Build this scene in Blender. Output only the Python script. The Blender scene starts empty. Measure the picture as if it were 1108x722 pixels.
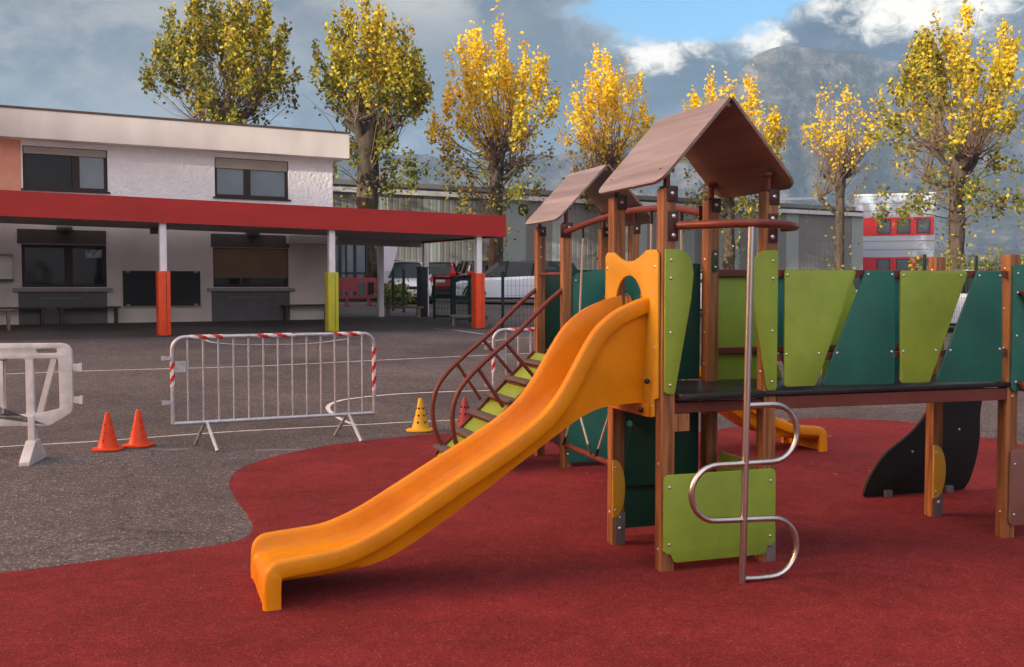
import bpy, bmesh, math, random
from math import sin, cos, pi, radians, sqrt, atan2, log, exp
from mathutils import Vector, Matrix, noise
from mathutils.geometry import tessellate_polygon

random.seed(7)
S = bpy.context.scene
COL = S.collection

# ------------------------------------------------------------------ camera
H, F_PX, PITCH = 1.6, 1140.8, 0.0453
cam_d = bpy.data.cameras.new("camera")
cam = bpy.data.objects.new("camera", cam_d); COL.objects.link(cam)
cam.location = (0, 0, H)
cam.rotation_euler = (pi/2 - PITCH, 0, 0)
cam_d.sensor_width = 36; cam_d.lens = F_PX / 1108 * 36
cam_d.clip_start = 0.05; cam_d.clip_end = 6000
S.camera = cam

# ------------------------------------------------------------------ sun and sky
SUN_EL = radians(10)
SUN_DIR = Vector((-0.7*cos(SUN_EL), -0.714*cos(SUN_EL), sin(SUN_EL))).normalized()
sd = bpy.data.lights.new("sun", 'SUN'); sun = bpy.data.objects.new("sun", sd); COL.objects.link(sun)
sd.energy = 4.6; sd.angle = radians(0.6); sd.color = (1.0, 0.91, 0.74)
sun.rotation_euler = (-SUN_DIR).to_track_quat('-Z', 'Y').to_euler()
sun.location = (-40, -30, 40)
EXPOSURE = 0.75
S.view_settings.view_transform = 'Standard'; S.view_settings.look = 'None'
S.view_settings.exposure = EXPOSURE; S.view_settings.gamma = 1
S.view_settings.use_curve_mapping = False

def pix_dir(x, y):
    d = Vector((0, cos(PITCH), -sin(PITCH))) + Vector((1, 0, 0))*((x-554)/F_PX) - Vector((0, sin(PITCH), cos(PITCH)))*((y-361)/F_PX)
    return d

w = bpy.data.worlds.new("World"); S.world = w; w.use_nodes = True
nt = w.node_tree; nt.nodes.clear()
def WN(t, **k):
    n = nt.nodes.new(t)
    for a, b in k.items(): setattr(n, a, b)
    return n
def lk(a, b): nt.links.new(a, b)
out = WN('ShaderNodeOutputWorld'); bg = WN('ShaderNodeBackground'); bg.inputs['Strength'].default_value = 0.1
lk(bg.outputs[0], out.inputs[0])
sky = WN('ShaderNodeTexSky', sky_type='NISHITA', sun_disc=False, sun_elevation=SUN_EL,
         sun_rotation=atan2(SUN_DIR.x, SUN_DIR.y), altitude=300, air_density=1.0, dust_density=0.6, ozone_density=1.6)
tc = WN('ShaderNodeTexCoord')
def wmath(op, a, b=None, c=None):
    n = WN('ShaderNodeMath', operation=op)
    for i, v in enumerate((a, b, c)):
        if v is None: continue
        if isinstance(v, (int, float)): n.inputs[i].default_value = v
        else: lk(v, n.inputs[i])
    return n.outputs[0]
def wmask(d, r0, r1, sx=1, sz=1):
    """1 near sky direction d, fading to 0 at radius r1 (chord length)"""
    d = Vector(d).normalized()
    s = WN('ShaderNodeVectorMath', operation='SUBTRACT'); lk(tc.outputs['Generated'], s.inputs[0]); s.inputs[1].default_value = d
    m = WN('ShaderNodeVectorMath', operation='MULTIPLY'); lk(s.outputs[0], m.inputs[0]); m.inputs[1].default_value = (1/sx, 1/sx, 1/sz)
    l = WN('ShaderNodeVectorMath', operation='LENGTH'); lk(m.outputs[0], l.inputs[0])
    r = WN('ShaderNodeMapRange', interpolation_type='SMOOTHSTEP')
    lk(l.outputs['Value'], r.inputs[0]); r.inputs[1].default_value = r0; r.inputs[2].default_value = r1
    r.inputs[3].default_value = 1; r.inputs[4].default_value = 0
    return r.outputs[0]
def wmix(f, a, b):
    n = WN('ShaderNodeMix', data_type='RGBA')
    if isinstance(f, (int, float)): n.inputs[0].default_value = f
    else: lk(f, n.inputs[0])
    for i, v in ((6, a), (7, b)):
        if isinstance(v, tuple): n.inputs[i].default_value = (*v, 1)
        else: lk(v, n.inputs[i])
    return n.outputs[2]
def wnoise(scale, det, sc, loc=(0, 0, 0), rough=.55, dist=0):
    mp = WN('ShaderNodeMapping'); lk(tc.outputs['Generated'], mp.inputs[0]); mp.inputs['Scale'].default_value = sc; mp.inputs['Location'].default_value = loc
    n = WN('ShaderNodeTexNoise'); lk(mp.outputs[0], n.inputs['Vector'])
    n.inputs['Scale'].default_value = scale; n.inputs['Detail'].default_value = det; n.inputs['Roughness'].default_value = rough; n.inputs['Distortion'].default_value = dist
    return n.outputs['Fac']
def wrange(v, a, b, c=0, d=1):
    r = WN('ShaderNodeMapRange', interpolation_type='SMOOTHSTEP'); lk(v, r.inputs[0])
    for i, q in enumerate((a, b, c, d)): r.inputs[i+1].default_value = q
    return r.outputs[0]
SKY_TINT = (.72, 1.12, 1.38)
CL = 10.0                                   # the Background is at 0.1, so cloud radiance x10
def cc(r, g, b): return (r*CL, g*CL, b*CL)
n1 = wnoise(9.0, 8, (1, 1, 1.8), (3.1, .4, 1.7), .56, .35)
nf = wnoise(26.0, 6, (1, 1, 1.6), (7.1, 2.4, .7), .6, .5)
n2 = wnoise(4.2, 7, (1, 1, 2.6), (1.3, 2.2, .6), .58, .5)
gap = wmask(pix_dir(775, -22), 0.015, 0.125, 1.2, .66)
gap2 = wmask(pix_dir(648, 30), 0.0, 0.075, 1.2, .8)
gap3 = wmask(pix_dir(1085, -22), 0.0, 0.07, 1.4, .6)
rag = wmath('ADD', wmath('MULTIPLY', wmath('SUBTRACT', n1, .5), 1.3), wmath('MULTIPLY', wmath('SUBTRACT', nf, .5), .55))
dens = wmath('ADD', rag, 0.72)
dens = wmath('SUBTRACT', dens, wmath('MULTIPLY', gap, 0.95))
dens = wmath('SUBTRACT', dens, wmath('MULTIPLY', gap2, 0.42))
dens = wmath('SUBTRACT', dens, wmath('MULTIPLY', gap3, 0.45))
cover = wrange(dens, 0.20, 0.46)
grey = wmix(wrange(n2, 0.34, 0.66), cc(.024, .046, .084), cc(.078, .100, .130))
grey = wmix(wmath('MULTIPLY', wrange(rag, -.05, .35), .35), grey, cc(.13, .155, .185))
warm = wmask(pix_dir(20, -20), 0.04, 0.30, 1.6, .75)
grey = wmix(wmath('MULTIPLY', warm, wrange(rag, -.30, .22)), grey, cc(.25, .24, .23))
warm2 = wmask(pix_dir(455, -10), 0.0, 0.11, 1.4, .6)
grey = wmix(wmath('MULTIPLY', warm2, wrange(rag, -.25, .2)), grey, cc(.34, .32, .30))
puff = None
for px_, py_, rr, k_ in ((706, 56, .030, 1.), (752, 44, .026, .8), (822, 44, .026, .95), (790, 60, .03, .4), (985, 4, .055, .9), (900, 2, .04, .55), (1040, -4, .05, .8), (880, 30, .05, .25)):
    m_ = wmath('MULTIPLY', wmask(pix_dir(px_, py_), 0.0, rr*1.6, 1.25, .75), k_)
    puff = m_ if puff is None else wmath('MAXIMUM', puff, m_)
nk = wnoise(52.0, 7, (1, 1, 1.5), (2.1, 5.4, 3.7), .62, .6)
puff = wmath('MULTIPLY', wrange(wmath('ADD', wmath('ADD', puff, wmath('MULTIPLY', rag, .8)), wmath('MULTIPLY', wmath('SUBTRACT', nk, .5), 1.5)), .28, .95), wrange(puff, .02, .3))
puff = wmath('MULTIPLY', puff, wrange(wmath('ADD', wmask(pix_dir(850, 30), .1, .36, 1.4, .5), 0), 0, .5))
grey = wmix(puff, grey, cc(.74, .69, .62))
edge = wmath('MULTIPLY', wmath('SUBTRACT', 1, wrange(dens, .36, .60)), .35)
cloud = wmix(edge, grey, cc(.40, .44, .48))
blue = WN('ShaderNodeVectorMath', operation='MULTIPLY'); lk(sky.outputs[0], blue.inputs[0]); blue.inputs[1].default_value = SKY_TINT
skyc = wmix(cover, blue.outputs[0], cloud)
# unseen sky behind and above, brightened to light the yard; warm glow at left
over = wmask((0, -0.25, 1), 0.55, 1.15)
skyc = wmix(wmath('MULTIPLY', over, .9), skyc, cc(.58, .61, .72))
back = wmask((.15, -1, .38), 0.30, 1.05)
skyc = wmix(wmath('MULTIPLY', back, .9), skyc, cc(1.20, 1.08, 1.10))
glow = wmask((-.96, -.14, .34), 0.12, 0.62)
skyc = wmix(wmath('MULTIPLY', glow, .95), skyc, cc(11.0, 5.6, 2.9))
lk(skyc, bg.inputs['Color'])

# ------------------------------------------------------------------ materials
def mat(name, col, rough=.6, col2=None, scale=8, detail=4, stretch=(1, 1, 1), bump=0, bscale=None, metal=0, spec=.3,
        coat=0, lo=.35, hi=.65, dist=0, bdist=.01, nr=.5, wear=0):
    m = bpy.data.materials.new(name); m.use_nodes = True
    t = m.node_tree; p = t.nodes['Principled BSDF']
    p.inputs['Roughness'].default_value = rough; p.inputs['Metallic'].default_value = metal
    p.inputs['Specular IOR Level'].default_value = spec; p.inputs['Coat Weight'].default_value = coat
    p.inputs['Base Color'].default_value = (*col, 1)
    co = t.nodes.new('ShaderNodeTexCoord'); mp = t.nodes.new('ShaderNodeMapping'); mp.inputs['Scale'].default_value = stretch
    t.links.new(co.outputs['Object'], mp.inputs[0])
    if col2 is None: col2 = tuple(c*.86 for c in col)
    n = t.nodes.new('ShaderNodeTexNoise'); n.inputs['Scale'].default_value = scale; n.inputs['Detail'].default_value = detail
    n.inputs['Distortion'].default_value = dist; n.inputs['Roughness'].default_value = nr
    t.links.new(mp.outputs[0], n.inputs['Vector'])
    r = t.nodes.new('ShaderNodeMapRange'); r.inputs[1].default_value = lo; r.inputs[2].default_value = hi
    t.links.new(n.outputs['Fac'], r.inputs[0])
    x = t.nodes.new('ShaderNodeMix'); x.data_type = 'RGBA'
    x.inputs[6].default_value = (*col, 1); x.inputs[7].default_value = (*col2, 1)
    t.links.new(r.outputs[0], x.inputs[0]); t.links.new(x.outputs[2], p.inputs['Base Color'])
    if wear:                                # rubbed, duller patches and fine scratches in the gloss
        n4 = t.nodes.new('ShaderNodeTexNoise'); n4.inputs['Scale'].default_value = 5; n4.inputs['Detail'].default_value = 9; n4.inputs['Roughness'].default_value = .72; n4.inputs['Distortion'].default_value = 1.5
        t.links.new(mp.outputs[0], n4.inputs['Vector'])
        r4 = t.nodes.new('ShaderNodeMapRange'); r4.inputs[1].default_value = .35; r4.inputs[2].default_value = .68; r4.inputs[3].default_value = rough-wear; r4.inputs[4].default_value = rough+wear
        t.links.new(n4.outputs['Fac'], r4.inputs[0]); t.links.new(r4.outputs[0], p.inputs['Roughness'])
    if bump:
        b = t.nodes.new('ShaderNodeBump'); b.inputs['Strength'].default_value = bump; b.inputs['Distance'].default_value = bdist
        n3 = t.nodes.new('ShaderNodeTexNoise'); n3.inputs['Scale'].default_value = bscale or scale*4; n3.inputs['Detail'].default_value = 3
        t.links.new(mp.outputs[0], n3.inputs['Vector'])
        t.links.new(n3.outputs['Fac'], b.inputs['Height']); t.links.new(b.outputs[0], p.inputs['Normal'])
    return m

def ground_mat(name, base, dark, light, grain, rough=.9, bump=.6, patch=(.75, 1.2), sparkle=.12, big=0.5, cracks=False):
    """granular surface: cell speckle over broad soft patches"""
    m = bpy.data.materials.new(name); m.use_nodes = True
    t = m.node_tree; p = t.nodes['Principled BSDF']; p.inputs['Roughness'].default_value = rough; p.inputs['Specular IOR Level'].default_value = .15
    co = t.nodes.new('ShaderNodeTexCoord')
    v = t.nodes.new('ShaderNodeTexVoronoi'); v.inputs['Scale'].default_value = grain; t.links.new(co.outputs['Object'], v.inputs['Vector'])
    sp = t.nodes.new('ShaderNodeSeparateColor'); t.links.new(v.outputs['Color'], sp.inputs[0])
    cr = t.nodes.new('ShaderNodeValToRGB'); e = cr.color_ramp.elements
    e[0].position = 0; e[0].color = (*dark, 1); e[1].position = 1; e[1].color = (*light, 1)
    q = e.new(.35); q.color = (*base, 1); q = e.new(1-sparkle); q.color = (*[c*1.15 for c in base], 1)
    t.links.new(sp.outputs[0], cr.inputs[0])
    n = t.nodes.new('ShaderNodeTexNoise'); n.inputs['Scale'].default_value = big; n.inputs['Detail'].default_value = 6; n.inputs['Roughness'].default_value = .6
    t.links.new(co.outputs['Object'], n.inputs['Vector'])
    r = t.nodes.new('ShaderNodeMapRange'); r.inputs[1].default_value = .3; r.inputs[2].default_value = .7
    r.inputs[3].default_value = patch[0]; r.inputs[4].default_value = patch[1]; t.links.new(n.outputs['Fac'], r.inputs[0])
    x = t.nodes.new('ShaderNodeVectorMath'); x.operation = 'SCALE'
    t.links.new(cr.outputs[0], x.inputs[0]); t.links.new(r.outputs[0], x.inputs['Scale'])
    # scuffs: a second, finer blotch layer; hairline cracks in old tarmac
    n5 = t.nodes.new('ShaderNodeTexNoise'); n5.inputs['Scale'].default_value = 5.5; n5.inputs['Detail'].default_value = 8; n5.inputs['Roughness'].default_value = .7; n5.inputs['Distortion'].default_value = 1.2
    t.links.new(co.outputs['Object'], n5.inputs['Vector'])
    r5 = t.nodes.new('ShaderNodeMapRange'); r5.inputs[1].default_value = .34; r5.inputs[2].default_value = .66; r5.inputs[3].default_value = .80; r5.inputs[4].default_value = 1.14
    t.links.new(n5.outputs['Fac'], r5.inputs[0])
    x5 = t.nodes.new('ShaderNodeVectorMath'); x5.operation = 'SCALE'; t.links.new(x.outputs[0], x5.inputs[0]); t.links.new(r5.outputs[0], x5.inputs['Scale']); x = x5
    if cracks:
        wv_ = t.nodes.new('ShaderNodeTexNoise'); wv_.inputs['Scale'].default_value = 1.3; wv_.inputs['Detail'].default_value = 5; t.links.new(co.outputs['Object'], wv_.inputs['Vector'])
        ad = t.nodes.new('ShaderNodeVectorMath'); ad.operation = 'MULTIPLY_ADD'; t.links.new(wv_.outputs['Color'], ad.inputs[0]); ad.inputs[1].default_value = (.9, .9, 0); t.links.new(co.outputs['Object'], ad.inputs[2])
        vc = t.nodes.new('ShaderNodeTexVoronoi'); vc.feature = 'DISTANCE_TO_EDGE'; vc.inputs['Scale'].default_value = .22; t.links.new(ad.outputs[0], vc.inputs['Vector'])
        rc = t.nodes.new('ShaderNodeMapRange'); rc.inputs[1].default_value = .0012; rc.inputs[2].default_value = .0035; rc.inputs[3].default_value = .74; rc.inputs[4].default_value = 1; t.links.new(vc.outputs['Distance'], rc.inputs[0])
        x6 = t.nodes.new('ShaderNodeVectorMath'); x6.operation = 'SCALE'; t.links.new(x.outputs[0], x6.inputs[0]); t.links.new(rc.outputs[0], x6.inputs['Scale']); x = x6
    t.links.new(x.outputs[0], p.inputs['Base Color'])
    b = t.nodes.new('ShaderNodeBump'); b.inputs['Strength'].default_value = bump; b.inputs['Distance'].default_value = .006
    t.links.new(v.outputs['Distance'], b.inputs['Height']); t.links.new(b.outputs[0], p.inputs['Normal'])
    return m

def wood_mat(name, c1, c2, axis, rough=.5, scale=14, spec=.45):
    st = [1.0, 1.0, 1.0]; st[axis] = .06
    return mat(name, c1, rough, c2, scale*2, 5, tuple(st), bump=.18, bscale=60, dist=.6, spec=spec)

M = {}
M['asphalt'] = ground_mat('asphalt', (.112, .095, .092), (.046, .040, .039), (.36, .32, .30), 88, patch=(.60, 1.25), sparkle=.12, big=.38, cracks=True)
M['rubber'] = ground_mat('red_rubber', (.195, .022, .022), (.122, .012, .013), (.34, .09, .075), 150, patch=(.72, 1.16), sparkle=.06, big=.9, bump=.4)
M['slab'] = ground_mat('canopy_concrete', (.085, .072, .07), (.05, .044, .043), (.14, .12, .12), 40, patch=(.6, 1.3), sparkle=.06, big=.6, bump=.25)
M['white_line'] = mat('worn_white_line_paint', (.66, .64, .63), .8, (.22, .20, .195), 7, 10, lo=.50, hi=.72, nr=.7)
M['pale_patch'] = mat('pale_repair_mortar', (.24, .21, .20), .9, (.15, .13, .13), 6, 5)
M['post_wood'] = wood_mat('oiled_pine', (.37, .165, .062), (.15, .063, .026), 2, .5, spec=.3)
M['beam'] = mat('red_brown_lacquer', (.15, .043, .030), .38, (.12, .034, .025), 5)
M['steel_brown'] = mat('brown_powder_coat', (.17, .042, .028), .34, (.14, .034, .024), 9)
M['dark_bracket'] = mat('dark_bracket_steel', (.06, .024, .022), .4)
M['lime'] = mat('lime_laminate', (.265, .375, .042), .44, (.195, .29, .036), 2.6, 9, nr=.66, wear=.15)
M['teal'] = mat('teal_laminate', (.020, .150, .108), .44, (.014, .102, .080), 2.6, 9, nr=.66, wear=.15)
M['dark_green'] = mat('dark_green_laminate', (.014, .072, .050), .45, (.012, .06, .042), 3)
M['yellow_panel'] = mat('yellow_laminate', (.60, .335, .030), .4, (.55, .30, .026), 3)
M['slide'] = mat('orange_yellow_plastic', (.70, .255, .001), .46, (.58, .195, .002), 3.2, 10, spec=.28, nr=.68, wear=.18)
M['black_plate'] = mat('black_deck_plate', (.012, .012, .013), .35, (.022, .021, .021), 30, 3)
M['black_wave'] = mat('black_laminate', (.006, .006, .007), .6, (.009, .009, .009), 8)
M['brown_panel'] = mat('brown_laminate', (.20, .095, .075), .45, (.17, .08, .065), 4)
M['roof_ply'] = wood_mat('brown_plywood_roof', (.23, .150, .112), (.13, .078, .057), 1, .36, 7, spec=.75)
M['roof_top'] = wood_mat('sky_sheen_plywood', (.38, .33, .325), (.22, .18, .17), 1, .34, 6, spec=.7)  # sky sheen on the upper faces put into a paler, greyer colour
M['stainless'] = mat('brushed_stainless', (.62, .58, .55), .30, (.50, .47, .45), 14, 3, (1, 1, .1), metal=1)
M['galv'] = mat('galvanised_steel', (.55, .56, .58), .45, (.42, .43, .46), 22, 4, metal=.6)
M['bolt'] = mat('zinc_bolt', (.70, .66, .62), .28, metal=.9)
M['grey_plate'] = mat('grey_foot_plate', (.20, .19, .20), .5, metal=.4)
M['rope'] = mat('grey_beige_rope', (.50, .43, .35), .85, (.38, .32, .26), 120, 2)
M['rope_end'] = mat('black_rope_ferrule', (.012, .012, .013), .4)
M['tread'] = mat('grey_tread_board', (.13, .10, .085), .7)
M['red_film'] = mat('red_reflective_film', (.55, .035, .025), .4, (.45, .03, .02), 30)
M['white_film'] = mat('white_reflective_film', (.74, .74, .74), .4, (.62, .62, .62), 30)
M['pvc'] = mat('worn_white_plastic', (.68, .64, .62), .5, (.52, .47, .44), 7, 6)
M['cone_orange'] = mat('orange_cone_plastic', (.72, .060, .008), .42, (.62, .05, .008), 12)
M['cone_yellow'] = mat('yellow_cone_plastic', (.75, .40, .012), .45, (.66, .34, .012), 12)
M['cone_red'] = mat('faded_red_cone_plastic', (.38, .045, .050), .5, (.32, .04, .045), 12)
M['hole'] = mat('dark_hole', (.02, .012, .01), .9)
M['roughcast'] = mat('white_roughcast', (.80, .765, .775), .95, (.74, .70, .71), 3, 6, bump=1.0, bscale=11, bdist=.045)
M['salmon'] = mat('salmon_wall', (.70, .30, .20), .9, (.62, .27, .18), 3, 6, bump=.8, bscale=9)  # salmon colour for the left end of the upper wall
M['parapet'] = mat('cream_concrete', (.66, .585, .54), .85, (.54, .47, .43), 1.2, 8, (1, 1, .35), bump=.1)
M['fascia'] = mat('red_fascia_paint', (.47, .028, .022), .5, (.40, .025, .02), 1.4, 7, (.5, 1, 2.0))
M['soffit'] = mat('grey_beige_soffit', (.48, .43, .40), .85, (.38, .34, .32), 1.1, 6)
M['wall_low'] = mat('off_white_render', (.70, .61, .58), .9, (.58, .50, .47), 1.0, 7, bump=.15, bscale=30)
M['grey_panel'] = mat('grey_panel_paint', (.135, .128, .135), .75, (.11, .105, .11), 2)
M['brown_frame'] = mat('dark_brown_frame', (.028, .014, .012), .5)
M['brown_lintel'] = mat('brown_lintel_paint', (.085, .062, .056), .8)
M['shutter'] = mat('beige_shutter', (.38, .32, .28), .6, (.33, .28, .25), 2)
M['shutter_brown'] = mat('tan_shutter_slats', (.20, .125, .065), .6, (.17, .105, .055), 2)
M['sill'] = mat('grey_sill', (.32, .28, .27), .7)
M['board'] = mat('blackboard', (.012, .014, .014), .6, (.02, .022, .022), 2, 6)
M['white_post'] = mat('white_post_paint', (.80, .76, .76), .5, (.70, .66, .66), 4)
M['orange_pad'] = mat('orange_post_pad', (.80, .085, .022), .5, (.70, .07, .02), 5)
M['yellow_pad'] = mat('yellow_green_post_pad', (.52, .47, .035), .5, (.44, .42, .035), 5)
M['bench_wood'] = mat('weathered_bench_wood', (.085, .062, .05), .75, (.06, .045, .037), 9, 5, (.2, 1, 1))
M['stool_wood'] = mat('pale_wood', (.24, .18, .12), .7, (.18, .13, .09), 9, 5)
M['paper'] = mat('printed_paper', (.45, .47, .50), .8, (.12, .13, .15), 9, 5)
M['lamp'] = mat('bulkhead_lamp', (.16, .14, .13), .4)
M['fence_green'] = mat('dark_green_coated_wire', (.010, .032, .022), .5)
M['gate_dark'] = mat('dark_grey_gate_post', (.030, .030, .036), .5)
M['red_plastic'] = mat('faded_red_plastic', (.30, .050, .052), .55, (.24, .042, .045), 6)
M['banner'] = mat('white_fabric', (.66, .62, .68), .8, (.58, .55, .62), 2)
M['clad_dark'] = mat('grey_brown_cladding', (.20, .195, .185), .55, (.18, .175, .166), .6)
M['clad_light'] = mat('pale_green_grey_cladding', (.29, .325, .315), .55, (.29, .335, .32), .6)
M['gutter'] = mat('white_gutter', (.62, .62, .62), .5)
M['blue_clad'] = mat('pale_blue_cladding', (.30, .40, .52), .5, (.27, .36, .47), .5)
M['red_clad'] = mat('red_cladding', (.46, .035, .045), .5, (.40, .03, .04), .5)
M['tyre'] = mat('tyre_rubber', (.015, .015, .016), .8)
M['rim'] = mat('alloy_rim', (.45, .45, .47), .35, metal=.7)
M['rail_wood'] = mat('weathered_rail', (.24, .20, .17), .8, (.17, .14, .12), 8)
def glass_mat(name, c, rough=.06, spec=.20):
    m = mat(name, c, rough, tuple(v*.7 for v in c), .8, 3, spec=spec); return m
M['glass'] = glass_mat('dark_window_glass', (.018, .020, .022))
M['glass_sky'] = glass_mat('sky_tinted_window_glass', (.10, .135, .165), .05, .9)  # sky reflection put into a paler blue base colour
M['car_glass'] = glass_mat('car_glass', (.016, .022, .024), .14, .30)
def paint(name, c): return mat(name, c, .25, tuple(v*.93 for v in c), 2, coat=.8)
M['car_silver'] = paint('pale_silver_car_paint', (.62, .69, .78)); M['car_white'] = paint('white_car_paint', (.76, .78, .82))
M['car_red'] = paint('red_car_paint', (.34, .025, .03)); M['car_dark'] = paint('dark_grey_car_paint', (.03, .033, .04)); M['car_blue'] = paint('pale_blue_car_paint', (.42, .55, .66))
M['tail'] = mat('red_lamp_lens', (.45, .01, .01), .2); M['head'] = mat('clear_lamp_lens', (.7, .7, .7), .15); M['plate'] = mat('number_plate_white', (.6, .6, .58), .5)
M['bark'] = mat('grey_brown_bark', (.085, .064, .048), .95, (.035, .027, .022), 7, 6, (1, 1, .35), bump=1.0, bscale=14)
M['twig'] = mat('tan_shoot_bark', (.19, .125, .085), .9, (.12, .08, .06), 5)
def leaf_mat(name, c, c2):
    m = mat(name, c, .55, c2, 1.1, 3, spec=.3); t = m.node_tree; p = t.nodes['Principled BSDF']
    tr = t.nodes.new('ShaderNodeBsdfTranslucent'); mx = t.nodes.new('ShaderNodeMixShader'); mx.inputs[0].default_value = .38
    src = p.inputs['Base Color'].links[0].from_socket
    t.links.new(src, tr.inputs['Color']); o = [n for n in t.nodes if n.type == 'OUTPUT_MATERIAL'][0]
    t.links.new(p.outputs[0], mx.inputs[1]); t.links.new(tr.outputs[0], mx.inputs[2]); t.links.new(mx.outputs[0], o.inputs[0])
    return m
M['leaf_gold'] = leaf_mat('golden_leaves', (.80, .57, .018), (.72, .48, .014))
M['leaf_yellow'] = leaf_mat('yellow_leaves', (.62, .47, .026), (.50, .38, .020))
M['leaf_olive'] = leaf_mat('olive_leaves', (.36, .31, .030), (.25, .235, .024))
M['leaf_green'] = leaf_mat('dull_green_leaves', (.150, .165, .030), (.095, .115, .022))

# ------------------------------------------------------------------ mesh helpers
class MB:
    def __init__(s): s.v = []; s.f = []; s.m = []; s.tr = None
    def add(s, vs, fs, mi=0):
        o = len(s.v)
        for p in vs:
            p = Vector(p); s.v.append(s.tr @ p if s.tr else p)
        for f in fs: s.f.append(tuple(o+i for i in f)); s.m.append(mi)
        return s
    def box(s, a, b, mi=0, bev=0):
        x0, y0, z0 = a; x1, y1, z1 = b
        if x0 > x1: x0, x1 = x1, x0
        if y0 > y1: y0, y1 = y1, y0
        if z0 > z1: z0, z1 = z1, z0
        if bev <= 0:
            return s.add([(x0,y0,z0),(x1,y0,z0),(x1,y1,z0),(x0,y1,z0),(x0,y0,z1),(x1,y0,z1),(x1,y1,z1),(x0,y1,z1)],
                  [(0,3,2,1),(4,5,6,7),(0,1,5,4),(1,2,6,5),(2,3,7,6),(3,0,4,7)], mi)
        bm = bmesh.new(); bmesh.ops.create_cube(bm, size=1)
        for q in bm.verts: q.co = Vector(((x0+x1)/2+q.co.x*(x1-x0), (y0+y1)/2+q.co.y*(y1-y0), (z0+z1)/2+q.co.z*(z1-z0)))
        bmesh.ops.bevel(bm, geom=bm.edges[:], offset=bev, segments=2, affect='EDGES', profile=.6)
        bm.verts.index_update(); s.add([q.co.copy() for q in bm.verts], [[q.index for q in f.verts] for f in bm.faces], mi); bm.free(); return s
    def beam(s, p, q, wd, hg, mi=0, up=(0, 0, 1)):
        """rectangular bar from p to q"""
        p = Vector(p); q = Vector(q); d = (q-p).normalized(); up = Vector(up)
        if abs(d.dot(up)) > .98: up = Vector((1, 0, 0))
        r = d.cross(up).normalized(); n = r.cross(d)
        vs = []
        for c in (p, q):
            for a, b in ((-1,-1),(1,-1),(1,1),(-1,1)): vs.append(c + r*(a*wd/2) + n*(b*hg/2))
        return s.add(vs, [(0,1,2,3),(7,6,5,4),(0,4,5,1),(1,5,6,2),(2,6,7,3),(3,7,4,0)], mi)
    def tube(s, pts, r, n=10, mi=0, caps=True):
        pts = [Vector(p) for p in pts]; k = len(pts)
        rs = r if isinstance(r, (list, tuple)) else [r]*k
        t0 = (pts[1]-pts[0]).normalized(); a = Vector((0, 0, 1)) if abs(t0.z) < .9 else Vector((1, 0, 0))
        u = t0.cross(a).normalized(); vs = []
        for i in range(k):
            t = (pts[min(i+1, k-1)]-pts[max(i-1, 0)]).normalized()
            u = (u - t*u.dot(t)).normalized(); w_ = t.cross(u)
            for j in range(n):
                an = 2*pi*j/n; vs.append(pts[i] + (u*cos(an)+w_*sin(an))*rs[i])
        fs = [(i*n+j, i*n+(j+1)%n, (i+1)*n+(j+1)%n, (i+1)*n+j) for i in range(k-1) for j in range(n)]
        if caps: fs += [tuple(reversed(range(n))), tuple((k-1)*n+j for j in range(n))]
        return s.add(vs, fs, mi)
    def lathe(s, prof, n=24, c=(0, 0, 0), mi=0, caps=True):
        vs = []; c = Vector(c)
        for r, z in prof:
            for j in range(n): vs.append(c+Vector((r*cos(2*pi*j/n), r*sin(2*pi*j/n), z)))
        k = len(prof)
        fs = [(i*n+j, i*n+(j+1)%n, (i+1)*n+(j+1)%n, (i+1)*n+j) for i in range(k-1) for j in range(n)]
        if caps: fs += [tuple(reversed(range(n))), tuple((k-1)*n+j for j in range(n))]
        return s.add(vs, fs, mi)
    def prism(s, outer, fn, d0, d1, holes=(), mi=0, mi_side=None, mi_front=None):
        """plate: 2-D outline(s) mapped by fn(a, b, depth); depth d0 (front) to d1 (back)"""
        ms = mi if mi_side is None else mi_side
        loops = [list(outer)]+[list(h) for h in holes]
        flat = [p for l in loops for p in l]; n = len(flat)
        tris = tessellate_polygon([[Vector((p[0], p[1], 0)) for p in l] for l in loops])
        vs = [fn(p[0], p[1], d0) for p in flat]+[fn(p[0], p[1], d1) for p in flat]
        s.add(vs, [tuple(t) for t in tris], mi if mi_front is None else mi_front); s.add(vs, [tuple(n+i for i in reversed(t)) for t in tris], mi)
        o = 0; fs = []
        for l in loops:
            k = len(l)
            for i in range(k): a, b = o+i, o+(i+1) % k; fs.append((a, b, n+b, n+a))
            o += k
        s.add(vs, fs, ms); return s
    def build(s, name, m, parent=None, smooth=35, recalc=True, bevel=0):
        me = bpy.data.meshes.new(name); me.from_pydata([tuple(p) for p in s.v], [], s.f)
        for q in (m if isinstance(m, (list, tuple)) else [m]): me.materials.append(M[q] if isinstance(q, str) else q)
        me.polygons.foreach_set('material_index', s.m)
        if recalc or bevel:
            bm = bmesh.new(); bm.from_mesh(me)
            if bevel:
                bmesh.ops.remove_doubles(bm, verts=bm.verts[:], dist=1e-5)
                bmesh.ops.dissolve_limit(bm, angle_limit=.01, verts=bm.verts[:], edges=bm.edges[:], delimit={'MATERIAL'})
                bmesh.ops.recalc_face_normals(bm, faces=bm.faces[:])
                ed = [e for e in bm.edges if len(e.link_faces) == 2 and e.calc_face_angle(0) > 1.0]
                if ed: bmesh.ops.bevel(bm, geom=ed, offset=bevel, segments=2, affect='EDGES', profile=.5)
            else:
                bmesh.ops.recalc_face_normals(bm, faces=bm.faces[:])
            bm.to_mesh(me); bm.free()
        if smooth:
            me.polygons.foreach_set('use_smooth', [True]*len(me.polygons)); me.set_sharp_from_angle(angle=radians(smooth))
        o = bpy.data.objects.new(name, me); COL.objects.link(o)
        if parent: o.parent = parent
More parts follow.
